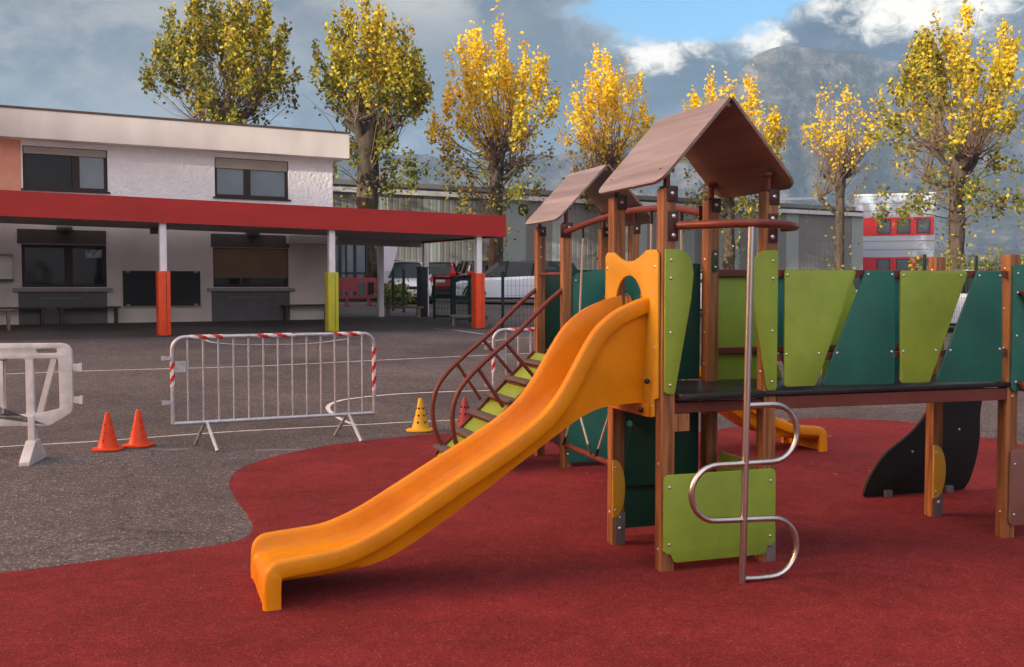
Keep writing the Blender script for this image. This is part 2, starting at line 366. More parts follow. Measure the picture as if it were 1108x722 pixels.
        return o

def tag(o, label=None, cat=None, group=None, kind=None):
    for k, v in (('label', label), ('category', cat), ('group', group), ('kind', kind)):
        if v: o[k] = v
    return o
def thing(name, label, cat, loc=(0, 0, 0), rz=0, group=None):
    o = bpy.data.objects.new(name, None); COL.objects.link(o); o.empty_display_size = .2
    o.location = loc; o.rotation_euler = (0, 0, rz)
    return tag(o, label, cat, group)
def copy_tree(o, parent=None):
    c = o.copy(); COL.objects.link(c); c.parent = parent
    for ch in list(o.children): copy_tree(ch, c)
    return c
def rounded(poly, r, n=5):
    """round the corners of a 2-D polygon; r may be a list"""
    outp = []; k = len(poly)
    for i in range(k):
        a, b, c = Vector(poly[i-1]), Vector(poly[i]), Vector(poly[(i+1) % k])
        ri = r[i] if isinstance(r, (list, tuple)) else r
        if ri <= 0: outp.append((b.x, b.y)); continue
        d1 = (a-b); d2 = (c-b); l1, l2 = d1.length, d2.length; d1.normalize(); d2.normalize()
        an = d1.angle(d2); t = min(ri/math.tan(an/2), l1*.48, l2*.48)
        p, q = b+d1*t, b+d2*t
        for j in range(n+1):
            u = j/n; z = p*(1-u)**2+b*2*u*(1-u)+q*u*u; outp.append((z.x, z.y))
    return outp
def smooth_path(pts, n=6):
    pts = [Vector(p) for p in pts]; o = []
    for i in range(len(pts)-1):
        p0, p1, p2, p3 = pts[max(i-1, 0)], pts[i], pts[i+1], pts[min(i+2, len(pts)-1)]
        for j in range(n):
            t = j/n
            o.append(.5*((2*p1)+(p2-p0)*t+(2*p0-5*p1+4*p2-p3)*t*t+(3*p1-p0-3*p2+p3)*t**3))
    o.append(pts[-1]); return o

# ------------------------------------------------------------------ places: ground height, lines of sight
TH = radians(30.4); UX = Vector((cos(TH), sin(TH), 0)); NX = Vector((-sin(TH), cos(TH), 0))
def g(x, y):
    v = -sin(TH)*x + cos(TH)*y
    if v < 12: return 0.0
    if v < 14: return .01*(v-12)**2
    if v < 62: return .04*(v-13)
    return .04*49
def gp(px, py):
    d = pix_dir(px, py); lo, hi = .5, 500.
    for _ in range(60):
        k = (lo+hi)/2
        if H+d.z*k > g(d.x*k, d.y*k): lo = k
        else: hi = k
    return Vector((d.x*lo, d.y*lo, g(d.x*lo, d.y*lo)))
def at(px, py, Y): d = pix_dir(px, py); k = Y/d.y; return Vector((d.x*k, Y, H+d.z*k))
def uz(px, py, v):
    """(u, z) where the line of sight meets the upright plane at distance v along the school's depth axis"""
    d = pix_dir(px, py); k = v/d.dot(NX); return d.dot(UX)*k, H+d.z*k
BM_ = Matrix(((UX.x, NX.x, 0, 0), (UX.y, NX.y, 0, 0), (0, 0, 1, 0), (0, 0, 0, 1)))      # (u, v, z) -> world
def building(name, label, cat, u, v, z, group=None):
    return thing(name, label, cat, BM_ @ Vector((u, v, z)), TH, group)

# ------------------------------------------------------------------ ground
def axis(a, b, fine0, fine1, step, far):
    xs = [fine0+i*step for i in range(int((fine1-fine0)/step)+1)]
    q = fine1; s_ = step
    while q < b: s_ = min(s_*1.35, far); q += s_; xs.append(q)
    q = fine0; s_ = step
    while q > a: s_ = min(s_*1.35, far); q -= s_; xs.insert(0, q)
    return xs
xs = axis(-900, 900, -14, 14, .5, 120); ys = axis(-260, 2400, 0, 30, .5, 150)
mb = MB(); nx = len(xs)
mb.add([(x, y, g(x, y)) for y in ys for x in xs], [(j*nx+i, j*nx+i+1, (j+1)*nx+i+1, (j+1)*nx+i) for j in range(len(ys)-1) for i in range(nx-1)])
tag(mb.build('ground', 'asphalt', smooth=60, recalc=False), kind='structure')

red = [gp(*p) for p in [(-40, 627), (0, 621), (60, 614), (150, 602), (235, 591), (264, 583), (274, 572), (268, 558), (255, 540), (248, 522), (262, 507), (300, 494), (360, 482), (430, 474), (470, 470)]]
red += [Vector(p) for p in [(-.1, 11.25, 0), (.9, 11.05, 0), (1.9, 11.35, 0)]] + [gp(*p) for p in [(800, 462), (880, 453), (935, 454.5), (989, 458), (1059, 473), (1080, 476)]]
red += [Vector(p) for p in [(5.3, 10.1, 0), (6.6, 9.5, 0), (8.2, 9.0, 0), (9.2, 7.0, 0), (9, 3, 0), (7, -1, 0), (0, -2.5, 0), (-5, -1, 0), (-6.2, 2, 0), (-5.4, 4.6, 0), (-4, 5.3, 0)]]
rp = smooth_path(red+[red[0]], 5)[:-1]
mb = MB(); mb.prism([(p.x, p.y) for p in rp], lambda a, b, d: (a, b, d), .007, -.02)
tag(mb.build('rubber_surface', 'rubber', smooth=30), kind='structure')

def strip(name, pts, wd, m='white_line', zo=.004, n=8):
    P = smooth_path(pts, n); vs = []
    for i, p in enumerate(P):
        t = (P[min(i+1, len(P)-1)]-P[max(i-1, 0)]); t.z = 0; t.normalize(); s_ = Vector((-t.y, t.x, 0))*wd/2
        for q in (p-s_, p+s_): vs.append((q.x, q.y, g(q.x, q.y)+zo))
    mb = MB(); mb.add(vs, [(2*i, 2*i+1, 2*i+3, 2*i+2) for i in range(len(P)-1)])
    return tag(mb.build(name, m, smooth=0), kind='structure')
strip('painted_line', [gp(*p) for p in [(-60, 489), (0, 484), (110, 477.5), (250, 467.5), (383, 460.5), (430, 457.7), (490, 455), (560, 452)]], .05)
strip('painted_line', [gp(*p) for p in [(-40, 407), (85, 402), (230, 398), (300, 395.5), (400, 390.5), (540, 384), (640, 380)]], .06)
strip('painted_line', [gp(*p) for p in [(386, 461), (372, 456), (362, 450), (355.5, 444), (355.5, 440), (362, 436), (380, 432), (430, 427), (500, 424), (560, 423), (640, 423)]], .06, zo=.008)
strip('painted_line', [gp(*p) for p in [(222, 368), (232, 371), (260, 373), (300, 373), (340, 371.5), (378, 366.5)]], .07)
strip('painted_line', [gp(*p) for p in [(470, 356), (492, 357.5), (510, 360), (524, 362)]], .07)
strip('painted_line', [gp(*p) for p in [(520, 372), (560, 366), (620, 368)]], .05)
for pts in ([(276, 488), (300, 487), (334, 487)], [(160, 486), (180, 487), (205, 486)]):
    strip('repair_patch', [gp(*p) for p in pts], .10, 'pale_patch', .003)
# ------------------------------------------------------------------ the ridge that already hides the low sun from the yard
hd = Vector((SUN_DIR.x, SUN_DIR.y, 0)).normalized(); hs = Vector((-hd.y, hd.x, 0))
mb = MB(); NH = 60; rows = [(70, 0), (95, .45), (112, .85), (122, 1), (150, .95), (200, .6), (260, 0)]
for d, k in rows:
    for i in range(NH+1):
        a = -190+i*380/NH; p = hd*d + hs*a
        hh = 29.2 + 1.3*noise.noise(Vector((a*.09, 1.7, 0))) + .8*noise.noise(Vector((a*.3, 5.2, 0)))
        e_ = min(1, (190-abs(a))/40)
        mb.v.append(Vector((p.x, p.y, hh*k*max(e_, 0)-.3)))
for r in range(len(rows)-1):
    for i in range(NH): mb.f.append((r*(NH+1)+i, r*(NH+1)+i+1, (r+1)*(NH+1)+i+1, (r+1)*(NH+1)+i)); mb.m.append(0)
M['hill'] = mat('wooded_hill', (.05, .055, .03), .95, (.08, .07, .035), .2, 6)
tag(mb.build('hill', 'hill', smooth=60), kind='structure')

# ------------------------------------------------------------------ mountain
M['rock'] = mat('mountain_rock', (.016, .021, .026), .95, (.105, .11, .115), .020, 15, (1, .4, 1.1), lo=.46, hi=.66, dist=.5, nr=.72, bump=1.0, bscale=.05, bdist=14)  # base colour darkened to stand in for cloud shade over the mountain
YM = 1500
sky_px = [(-700, 215), (-300, 200), (0, 195), (250, 182), (330, 172), (430, 168), (520, 172), (600, 168), (680, 152), (735, 132), (770, 112), (787, 98), (797, 82), (812, 66), (830, 55), (850, 52), (880, 56), (930, 60), (985, 74), (1060, 92), (1150, 120), (1300, 150), (1600, 190), (2000, 215)]
def sky_h(px):
    for (a, b), (c, d) in zip(sky_px, sky_px[1:]):
        if a <= px <= c:
            t = (px-a)/(c-a); return b+(d-b)*t
    return 215
mb = MB(); cols_ = 560; rws = 84
for r in range(rws):
    k = r/(rws-1)
    for c in range(cols_+1):
        px = -700+2700*c/cols_; X = (px-554)/F_PX*YM; top = (309.3-sky_h(px))/F_PX*YM
        # front slope: foot at 62% of the distance, cliff band below the crest
        prof = k**1.25*.60+.40*max(0, (k-.62)/.38)**.8 if k < 1 else 1
        yy = YM*(.62+.38*k) + 60*noise.noise(Vector((X*.004, k*2, 3)))*k*(1-k)*4
        ridge = (noise.fractal(Vector((X*.009, k*2.6, 1.3)), .8, 2.1, 8)-.55*abs(noise.fractal(Vector((X*.020, k*1.6, 4.3)), .9, 2.0, 6)))
        zz = H + top*prof*(1+.16*ridge*(1-k)*3.2*min(1, k*3)) + (5*noise.noise(Vector((X*.06, 2, 2)))+5*noise.noise(Vector((X*.02, 7, 2)))) * k
        mb.v.append(Vector((X*yy/YM, yy, max(zz, -2) if r else -4)))
for r in range(rws-1):
    for c in range(cols_): mb.f.append((r*(cols_+1)+c, r*(cols_+1)+c+1, (r+1)*(cols_+1)+c+1, (r+1)*(cols_+1)+c)); mb.m.append(0)
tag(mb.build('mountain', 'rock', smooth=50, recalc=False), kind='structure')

# haze over the valley: one closed even volume round the whole scene
mb = MB(); mb.box((-2300, -440, -5), (2300, 2620, 372))
hz = bpy.data.materials.new('valley_haze'); hz.use_nodes = True; t = hz.node_tree; t.nodes.clear()
o_ = t.nodes.new('ShaderNodeOutputMaterial'); pv = t.nodes.new('ShaderNodeVolumePrincipled')
pv.inputs['Color'].default_value = (.38, .66, 1.0, 1); pv.inputs['Density'].default_value = .00024; pv.inputs['Anisotropy'].default_value = .0
t.links.new(pv.outputs[0], o_.inputs['Volume'])
HAZE = tag(mb.build('haze', hz, smooth=0), kind='stuff')

# ------------------------------------------------------------------ school building (frame: u along the front, v away from the yard)
VW, VF, VB = 28.8, 24.45, 29.65          # wall, canopy front, canopy back
UE = uz(360, 190, VW)[0]                   # right end of the building
ZG = .64                                   # yard level at the wall
U0, U1 = uz(-330, 250, VW)[0], UE
school = building('school_building', 'two storey white school building with roughcast upper wall and dark framed windows', 'building', U1, VW, ZG)
def L(u, v, z): return Vector((u-U1, v-VW, z-ZG))
class BB(MB):                              # boxes given in (u, v, z)
    def b(s, u0, u1, v0, v1, z0, z1, mi=0, bev=0): return s.box(L(u0, v0, z0), L(u1, v1, z1), mi, bev)
def rect(px0, py0, px1, py1, v):
    """u0, u1, z0, z1 of an upright rectangle seen between two pixel corners (left and right edge heights averaged)"""
    u0, _ = uz(px0, py0, v); u1, _ = uz(px1, py1, v); return u0, u1
def zat(px, py, v): return uz(px, py, v)[1]
ZS = 3.02                                  # soffit
ZP0, ZP1 = zat(360, 170.5, VW-.55), zat(360, 142.5, VW-.55)   # parapet band
# windows: (left px, right px, top px at the left, bottom px at the left, storey)
W_UP = [(24, 116, 157, 203.5), (232, 312, 170, 213)]
W_LO = [(23, 115, 263, 309), (230.5, 312, 269, 312.5)]
def wrects(lst): return [(uz(a, c, VW)[0], uz(b, c, VW)[0], zat(a, d, VW), zat(a, c, VW)) for a, b, c, d in lst]
RU, RL = wrects(W_UP), wrects(W_LO)
zu0 = sum(r[2] for r in RU)/2; zu1 = sum(r[3] for r in RU)/2; zl0 = sum(r[2] for r in RL)/2; zl1 = sum(r[3] for r in RL)/2
RU = [(a, b, zu0, zu1) for a, b, _, _ in RU]; RL = [(a, b, zl0, zl1) for a, b, _, _ in RL]
usal = uz(24, 190, VW)[0]-.02
def wall_plate(name, ua, ub, za, zb, holes, m, v0=VW, th=.25):
    mb = BB(); mb.prism([(ua, za), (ub, za), (ub, zb), (ua, zb)], lambda a, b, d: L(a, d, b), v0, v0+th,
             [[(h[0], h[2]), (h[1], h[2]), (h[1], h[3]), (h[0], h[3])] for h in holes])
    return mb.build(name, m, school, smooth=0)
ZSPL = 3.62
wall_plate('upper_wall', usal, UE, ZSPL, ZP0+.05, RU, 'roughcast')
wall_plate('upper_wall', U0, usal-.002, ZSPL, ZP0+.05, [], 'salmon')
wall_plate('lower_wall', U0, UE, ZG-.3, ZSPL-.002, RL, 'wall_low')
mb = BB(); mb.b(UE-.25, UE-.002, VW+.252, VW+9, ZG-.3, ZP0+.05); mb.build('end_wall', 'roughcast', school, smooth=0)
mb = BB(); mb.b(U0, UE, VW+8.9, VW+9.2, ZG-.3, ZP0+.05); mb.build('rear_wall', 'roughcast', school, smooth=0)
pe = uz(378, 160, VW-.55)[0]
rf = BB(); rf.b(U0, pe, VW-.55, VW+9.6, ZP0, ZP1-.03); roof = rf.build('roof', 'parapet', school, smooth=0)
mb = BB(); mb.b(U0, pe+.03, VW-.58, VW+9.63, ZP1-.029, ZP1+.02); mb.build('roof_trim', 'roof_edge' if 'roof_edge' in M else 'brown_lintel', roof, smooth=0)
def window(r, shut, split, shut_m='shutter', gm='glass', deep=.10):
    u0, u1, z0, z1 = r; ft = .075
    f = BB()
    f.b(u0, u1, VW+deep-.05, VW+deep+.05, z0, z0+ft); f.b(u0, u1, VW+deep-.05, VW+deep+.05, z1-ft, z1)
    f.b(u0, u0+ft, VW+deep-.05, VW+deep+.05, z0+ft, z1-ft); f.b(u1-ft, u1, VW+deep-.05, VW+deep+.05, z0+ft, z1-ft)
    us = u0+(u1-u0)*split; f.b(us-.09, us+.09, VW+deep-.048, VW+deep+.048, z0+ft, z1-ft-.001)
    o = f.build('window', 'brown_frame', school, smooth=0)
    g1 = BB(); g1.b(u0+ft, us-.09, VW+deep, VW+deep+.02, z0+ft, z1-ft); g1.build('pane', gm[0], o, smooth=0)
    g2 = BB(); g2.b(us+.09, u1-ft, VW+deep, VW+deep+.02, z0+ft, z1-ft); g2.build('pane', gm[1], o, smooth=0)
    if shut:
        s_ = BB(); nsl = max(2, int(shut/.055)); zt = z1-.02
        for i in range(nsl): s_.b(u0+.03, u1-.03, VW+.015, VW+deep-.052, zt-(i+1)*shut/nsl+.004, zt-i*shut/nsl)
        s_.b(u0+.03, u1-.03, VW+.025, VW+deep-.053, zt-shut, zt)
        s_.build('roller_shutter', shut_m, o, smooth=0)
    return o
window(RU[0], .17, .62, gm=('glass', 'glass_sky')); window(RU[1], .26, .44, gm=('glass_sky', 'glass_sky'))
wl = window(RL[0], .0, .55, gm=('glass', 'glass')); window(RL[1], .80, .44, 'shutter_brown', gm=('glass', 'glass'))
for a, b, z0, z1 in RU:
    mb = BB(); mb.b(a-.05, b+.05, VW-.06, VW+.05, z0-.05, z0-.003); mb.build('sill', 'brown_frame', school, smooth=0)
for (a, b, z0, z1), (pa, pb) in zip(RL, ((20, 116), (229, 313.5))):
    ua, ub = uz(pa, 330, VW)[0], uz(pb, 330, VW)[0]
    mb = BB(); mb.b(ua, ub, VW-.02, VW-.002, ZG-.2, z0-.12); mb.build('grey_panel', 'grey_panel', school, smooth=0)
    mb = BB(); mb.b(ua, ub, VW-.02, VW-.002, z1+.02, ZS-.01); mb.build('lintel_panel', 'brown_lintel', school, smooth=0)
    mb = BB(); mb.b(ua-.12, ub+.12, VW-.14, VW+.04, z0-.115, z0-.02, bev=.008); mb.build('sill', 'sill', school, smooth=0)
    mb = BB(); mb.b(ua+.45, ub-.6, VW-.024, VW-.021, z0-.30, z0-.25); mb.build('painted_band', mat('faded_green_band', (.16, .19, .10), .8), school, smooth=0)
    lu = ua+(ub-ua)*.52
    mb = MB(); mb.tr = Matrix.Translation(L(lu, VW-.07, zat(272, 253, VW)+.02)) @ Matrix.Scale(1.0, 4)
    mb.lathe([(.02, .05), (.17, .045), (.20, 0), (.17, -.06), (.08, -.10), (.02, -.11)], 16); mb.build('bulkhead_lamp', 'lamp', school)
u0, u1 = uz(93, 275, VW)[0], uz(111, 275, VW)[0]
mb = BB(); mb.b(u0, u1, VW+.085, VW+.098, zat(93, 279, VW), zat(93, 270, VW)); mb.build('paper_notice', 'paper', wl, smooth=0)
# salmon corner strip and soffit beam
mb = BB(); ub = uz(309, 255, VW)[0]
mb.b(ub, UE, VW-.35, VW-.003, zat(330, 264, VW-.3), ZS-.012); mb.build('beam', 'soffit', school, smooth=0)
# canopy: slab, red fascia (a slight fall to the right), painted posts
UF = uz(547.5, 245, VF)[0]
ucl = uz(-420, 250, VF)[0]
canopy = building('school_canopy', 'long flat canopy with red fascia over the school entrance yard', 'canopy', UF, VF, .45)
def LC(u, v, z): return Vector((u-UF, v-VF, z-.45))
zb_l, zb_r, zt_l, zt_r = zat(0, 233.6, VF), zat(547, 256.6, VF), zat(0, 205.5, VF), zat(547, 233.8, VF)
ul0 = uz(0, 220, VF)[0]
def zfall(u, a, b): return a+(b-a)*(u-ul0)/(UF-ul0)
def slab(v0, v1, a, b, c, d, ua, ub_):
    mb = MB(); vs = []
    for u in (ua, ub_):
        for v, q in ((v0, (a, b)), (v1, (a, b)), (v1, (c, d)), (v0, (c, d))): vs.append(LC(u, v, zfall(u, *q)))
    mb.add(vs, [(0,1,2,3),(7,6,5,4),(0,4,5,1),(1,5,6,2),(2,6,7,3),(3,7,4,0)]); return mb
slab(VF, VF+.10, zb_l, zb_r, zt_l, zt_r, ucl, UF).build('fascia', 'fascia', canopy, smooth=0)
slab(VF+.102, VW-.63, zb_l+.05, zb_r+.05, zt_l-.08, zt_r-.08, ucl, UF).build('soffit', 'soffit', canopy, smooth=0)
slab(VW-.628, VB, zb_l+.06, zb_r+.06, zt_l-.09, zt_r-.09, UE+.02, UF).build('soffit', 'soffit', canopy, smooth=0)
slab(VF+.102, VB, zb_l+.002, zb_r+.002, zt_l, zt_r, UF-.10, UF).build('fascia', 'fascia', canopy, smooth=0)
slab(VB-.22, VB-.02, zb_l-.12, zb_r-.12, zb_l+.055, zb_r+.055, UE+.05, UF-.12).build('beam', 'soffit', canopy, smooth=0)
VP = 24.62
def post(px, v, padcol, zpad, wd=.15):
    u = uz(px, 340, v)[0]; zb = g(*(BM_ @ Vector((u, v, 0))).xy); zt = zfall(u, zb_l, zb_r)+.06
    mb = MB(); mb.box(LC(u-wd/2, v-wd/2, zb-.05), LC(u+wd/2, v+wd/2, zt), bev=.01); o = mb.build('post', 'white_post', canopy)
    if padcol:
        mb = MB(); mb.box(LC(u-.135, v-.135, zb+.01), LC(u+.135, v+.135, zpad), bev=.02)
        pd = mb.build('post_pad', padcol, o)
        mb = MB()
        mb.box(LC(u+.038, v-.139, zb+.06), LC(u+.046, v-.134, zpad-.05))
        mb.build('seam', 'hole', pd, smooth=0)
    return u
post(177, VP, 'orange_pad', 1.93); post(359, VP, 'yellow_pad', 1.93); post(517.5, VP, 'orange_pad', 1.93); post(-190, VP, 'yellow_pad', 1.93)
post(412, VB-.12, None, 0, .16); post(460.5, VB-.12, None, 0, .16)
# floor under the canopy
mb = MB(); pts = [(ucl, VF-.15), (UF+.2, VF-.15), (UF+.2, VB+.2), (UE, VB+.2), (UE, VW-.003), (ucl, VW-.003)]
vs = [BM_ @ Vector((a, b, 0)) for a, b in pts]; mb.add([(p.x, p.y, g(p.x, p.y)+.004) for p in vs], [tuple(range(6))])
tag(mb.build('canopy_floor', 'slab', smooth=0, recalc=False), kind='structure')

# blackboard, benches and small fixtures by the wall
u0, u1 = uz(133, 310, VW)[0], uz(216.5, 310, VW)[0]; z0, z1 = zat(133, 331.5, VW), zat(133, 293, VW)
bo = building('blackboard', 'black outdoor blackboard fixed to the school wall', 'blackboard', (u0+u1)/2, VW, z0)
bm_ = MB(); hw = (u1-u0)/2
bm_.box((-hw, -.035, 0), (hw, -.003, z1-z0)); bm_.build('board', 'board', bo, smooth=0)
bm_ = MB(); bm_.box((-hw-.02, -.07, -.04), (hw+.02, -.036, -.002)); bm_.build('chalk_ledge', 'sill', bo, smooth=0)
for sx in (-1, 1):
    for zz in (.0, z1-z0-.05):
        bm_ = MB(); bm_.box((sx*(hw-.12)-.05, -.042, zz), (sx*(hw-.12)+.05, -.0355, zz+.05)); bm_.build('clip', 'sill', bo, smooth=0)
def bench(label, pxa, pxb, py, v, m='bench_wood', hgt=.45, dep=.30, grp='benches against the school wall'):
    u0, u1 = uz(pxa, py, v)[0], uz(pxb, py, v)[0]; uc = (u0+u1)/2; p = BM_ @ Vector((uc, v, 0)); zg = g(p.x, p.y)
    o = building('bench', label, 'bench', uc, v, zg+.004, grp); hw = (u1-u0)/2
    mb = MB(); mb.box((-hw, -dep/2, hgt-.05), (hw, dep/2, hgt), bev=.008); mb.build('seat', m, o)
    for sx in (-1, 1):
        mb = MB(); mb.box((sx*(hw-.10)-.03, -dep/2+.03, 0), (sx*(hw-.10)+.03, dep/2-.03, hgt-.05)); mb.build('leg', m, o, smooth=0)
    return o
bench('long dark bench under the left ground floor window', 62, 130, 338, VW-.30)
bench('dark bench at the far left edge beyond the pale stool', -20, 50, 338, VW-.32)
bench('dark bench along the wall beside the yellow padded post', 305, 357, 334, VW-.28)
bench('pale wooden stool bench at the left edge of the yard under the canopy', -28, 14, 341, 27.0, 'stool_wood', .50, .35)
u0, u1, zz = uz(-14, 290, VW)[0], uz(12, 290, VW)[0], zat(5, 303, VW)
wb = building('wall_cabinet', 'white wall cabinet on the school wall left of the window', 'cabinet', (u0+u1)/2, VW, zz)
mb = MB(); mb.box((-(u1-u0)/2, -.22, .02), ((u1-u0)/2, -.003, .58), bev=.01); mb.build('cabinet_body', 'white_post', wb)
mb = MB(); mb.box((-(u1-u0)/2-.03, -.26, .582), ((u1-u0)/2+.03, -.003, .63)); mb.build('top_shelf', 'sill', wb, smooth=0)
mb = MB(); mb.box((-(u1-u0)/2-.03, -.25, -.03), ((u1-u0)/2+.03, -.003, .018)); mb.build('base_ledge', 'grey_panel', wb, smooth=0)
p = uz(170, 249, 27.2)
ls = building('wall_loudspeaker', 'small dark box lamp hung under the canopy beside the orange post', 'lamp', p[0], 27.2, p[1])
mb = MB(); mb.box((-.16, -.10, -.10), (.16, .10, .06), bev=.02); mb.build('housing', 'lamp', ls)
mb = MB(); mb.box((-.02, -.02, .06), (.02, .02, .45)); mb.build('bracket', 'lamp', ls, smooth=0)

# ------------------------------------------------------------------ passage behind the canopy: glazed porch, banner, gate, fences
def ground_thing(name, label, cat, px, py, rz, group=None):
    p = gp(px, py); return thing(name, label, cat, p, rz, group)
pp = at(376, 318, 40)
pz = g(pp.x, pp.y)
porch = thing('glazed_porch', 'dark framed glazed entrance porch behind the yellow padded post', 'porch', (pp.x, pp.y, pz), TH)
mb = MB()
for x in (-.85, -.30, .30, .78): mb.box((x-.05, -.06, 0), (x+.05, .06, 2.5))
mb.box((-.9, -.06, 2.5), (.83, .06, 2.62)); mb.box((-.9, -.05, 1.05), (.83, .05, 1.13)); mb.box((-.9, -.05, 0), (.83, .05, .14))
for x in (-.05,): mb.box((x-.03, -.05, .14), (x+.03, .05, 2.5))
mb.build('door_frame', 'gate_dark', porch, smooth=0)
mb = MB(); mb.box((-.79, -.01, .14), (.72, .012, 2.5)); mb.build('door_glass', 'glass_sky', porch, smooth=0)
mb = MB(); mb.box((-.9, .062, 0), (.83, 3.0, 2.7)); mb.build('porch_body', 'gate_dark', porch, smooth=0)
mb = MB()
for x in (-.25, .35): mb.box((x-.17, -.10, 2.68), (x+.17, -.02, 2.86))
mb.build('notice_light', 'banner', porch, smooth=0)
# banner
p = gp(411, 331); bn = thing('feather_banner', 'white tapering banner standing behind the white rear canopy post', 'banner', p, TH)
kk = p.y/F_PX
mb = MB(); pr = [(.10, .55), (.55, 1.35), (.92, 2.75), (.05, 2.80), (-.02, 1.2)]
mb.prism(pr, lambda a, b, d: (a, d, b), .10, .115); mb.build('cloth', 'banner', bn, smooth=0)
mb = MB(); mb.tube([(0, .11, 0), (0, .11, 1.6), (.05, .11, 2.85)], .02); mb.build('pole', 'white_post', bn)
# red plastic barrier
p0, p1 = gp(366, 331), gp(407, 331); p1.y = p0.y+.6; c = (p0+p1)/2; c.z = g(c.x, c.y); wd = (p1-p0).length
rb = thing('plastic_barrier', 'faded red plastic barrier in front of the glazed porch', 'barrier', c, atan2(p1.y-p0.y, p1.x-p0.x))
def plastic_barrier(root, m, W, hgt, z0, nb, th, foot):
    holes = []; bw = (W-.10)/nb
    for i in range(nb):
        a = -W/2+.05+i*bw+.035; holes.append(rounded([(a, z0+.12), (a+bw-.07, z0+.12), (a+bw-.07, hgt-.16), (a, hgt-.16)], .03, 3))
    mb = MB(); mb.prism(rounded([(-W/2, z0), (W/2, z0), (W/2, hgt), (-W/2, hgt)], .10, 5), lambda a, b, d: (a, d, b), -th/2, th/2, holes)
    mb.build('frame', m, root)
    for sx in (-1, 1):
        mb = MB(); mb.box((sx*foot-.04, -.04, .05), (sx*foot+.04, .04, z0+.1)); mb.box((sx*foot-.05, -.28, 0), (sx*foot+.05, .28, .055), bev=.01); mb.build('foot', m, root)
plastic_barrier(rb, 'red_plastic', wd, 1.0, .26, 4, .05, wd/2-.3)
mb = MB(); mb.box((-wd/2+.1, -.03, .50), (-wd/2+.72, .03, .84)); mb.build('sign_plate', 'red_plastic', rb, smooth=0)
# dark gate post, open green gate leaf, low rails, mesh fence
p = gp(457, 343); gpst = thing('gate_post', 'thick dark grey gate post at the school exit', 'post', p, TH)
mb = MB(); mb.box((-.13, -.13, 0), (.13, .13, 1.48), bev=.015); mb.build('post', 'gate_dark', gpst)
mb = MB(); mb.box((-.15, -.15, 1.481), (.15, .15, 1.52), bev=.01); mb.build('cap', 'gate_dark', gpst)
def mesh_panel(mb, x0, x1, y, z0, z1, sx=.05, sz=.2, r=.004):
    n = int((x1-x0)/sx)
    for i in range(n+1): x = x0+(x1-x0)*i/n; mb.box((x-r, y-r, z0), (x+r, y+r, z1))
    n = max(1, int((z1-z0)/sz))
    for i in range(n+1): z = z0+(z1-z0)*i/n; mb.box((x0, y-r*2.2, z-r), (x1, y-r*1.05, z+r))
for lab, px, py, rz, W in (('open green mesh gate leaf beside the orange padded post', 499, 349, TH+.15, .62),
                          ('green mesh gate leaf folded against the first near the gate post', 481, 346, TH-.75, .62)):
    p = gp(px, py); gt = thing('gate_leaf', lab, 'gate', p, rz, 'green gate leaves')
    mb = MB()
    for x in (-W/2, W/2): mb.box((x-.035, -.035, 0), (x+.035, .035, 1.28))
    mb.box((-W/2, -.025, 1.2), (W/2, .025, 1.26)); mb.box((-W/2, -.025, .06), (W/2, .025, .12)); mb.box((-W/2, -.02, .62), (W/2, .02, .68)); mb.build('frame', 'fence_green', gt, smooth=0)
    mb = MB(); mesh_panel(mb, -W/2+.03, W/2-.03, 0, .12, 1.2, .045, .2, .006); mb.build('mesh_infill', 'fence_green', gt, smooth=0)
for lab, a, b in (('low weathered rail bench left of the dark gate post', (417, 341), (456, 345)), ('low weathered rail in front of the orange padded post', (488, 353), (529, 355))):
    p0, p1 = gp(*a), gp(*b); c = (p0+p1)/2; W = (p1-p0).length
    rl = thing('low_rail', lab, 'rail', (c.x, c.y, g(c.x, c.y)), atan2(p1.y-p0.y, p1.x-p0.x), 'low rails by the gate')
    mb = MB(); mb.box((-W/2, -.09, .27), (W/2, .09, .33), bev=.008); mb.build('seat', 'rail_wood', rl)
    for sx in (-1, 1):
        mb = MB(); mb.box((sx*W*.42-.025, -.07, 0), (sx*W*.42+.025, .07, .27)); mb.build('leg', 'rail_wood', rl, smooth=0)
def fence(lab, a, b, hgt=1.35, npost=4, sx=.06, first=True):
    a = Vector(a); b = Vector(b); c = (a+b)/2; W = (b-a).length; zc = g(c.x, c.y)
    o = thing('mesh_fence', lab, 'fence', (c.x, c.y, zc), atan2(b.y-a.y, b.x-a.x))
    for i in range(npost):
        k = i/(npost-1); q = a+(b-a)*k; x = -W/2+W*k; z = g(q.x, q.y)-zc
        mb = MB(); mb.box((x-.03, -.03, z-.05), (x+.03, .03, z+hgt+.1)); mb.build('post', 'fence_green', o, smooth=0)
    mb = MB()
    for i in range(npost-1):
        k = (i+.5)/(npost-1); q = a+(b-a)*k; z = g(q.x, q.y)-zc
        mesh_panel(mb, -W/2+W*i/(npost-1)+.03, -W/2+W*(i+1)/(npost-1)-.03, 0, z+.08, z+hgt, sx, .25, .0025)
    mb.build('wire_mesh', 'fence_green', o, smooth=0); return o
p = gp(544, 356); q = p+UX*9.0
fence('green wire mesh fence between the yard and the silver car', (p.x, p.y, 0), (q.x, q.y, 0), 1.42, 5, .12)
p = gp(384, 335); q = gp(437, 338); fence('green wire mesh fence between the red barrier and the dark gate post', (p.x+.9, p.y+.3, 0), (q.x, q.y, 0), 1.3, 3)
q2 = at(1000, 300, 27); q3 = at(1160, 300, 29)
fence('tall green mesh fence behind the bridge on the right', (q2.x, q2.y, 0), (q3.x, q3.y, 0), 2.1, 4, .055)

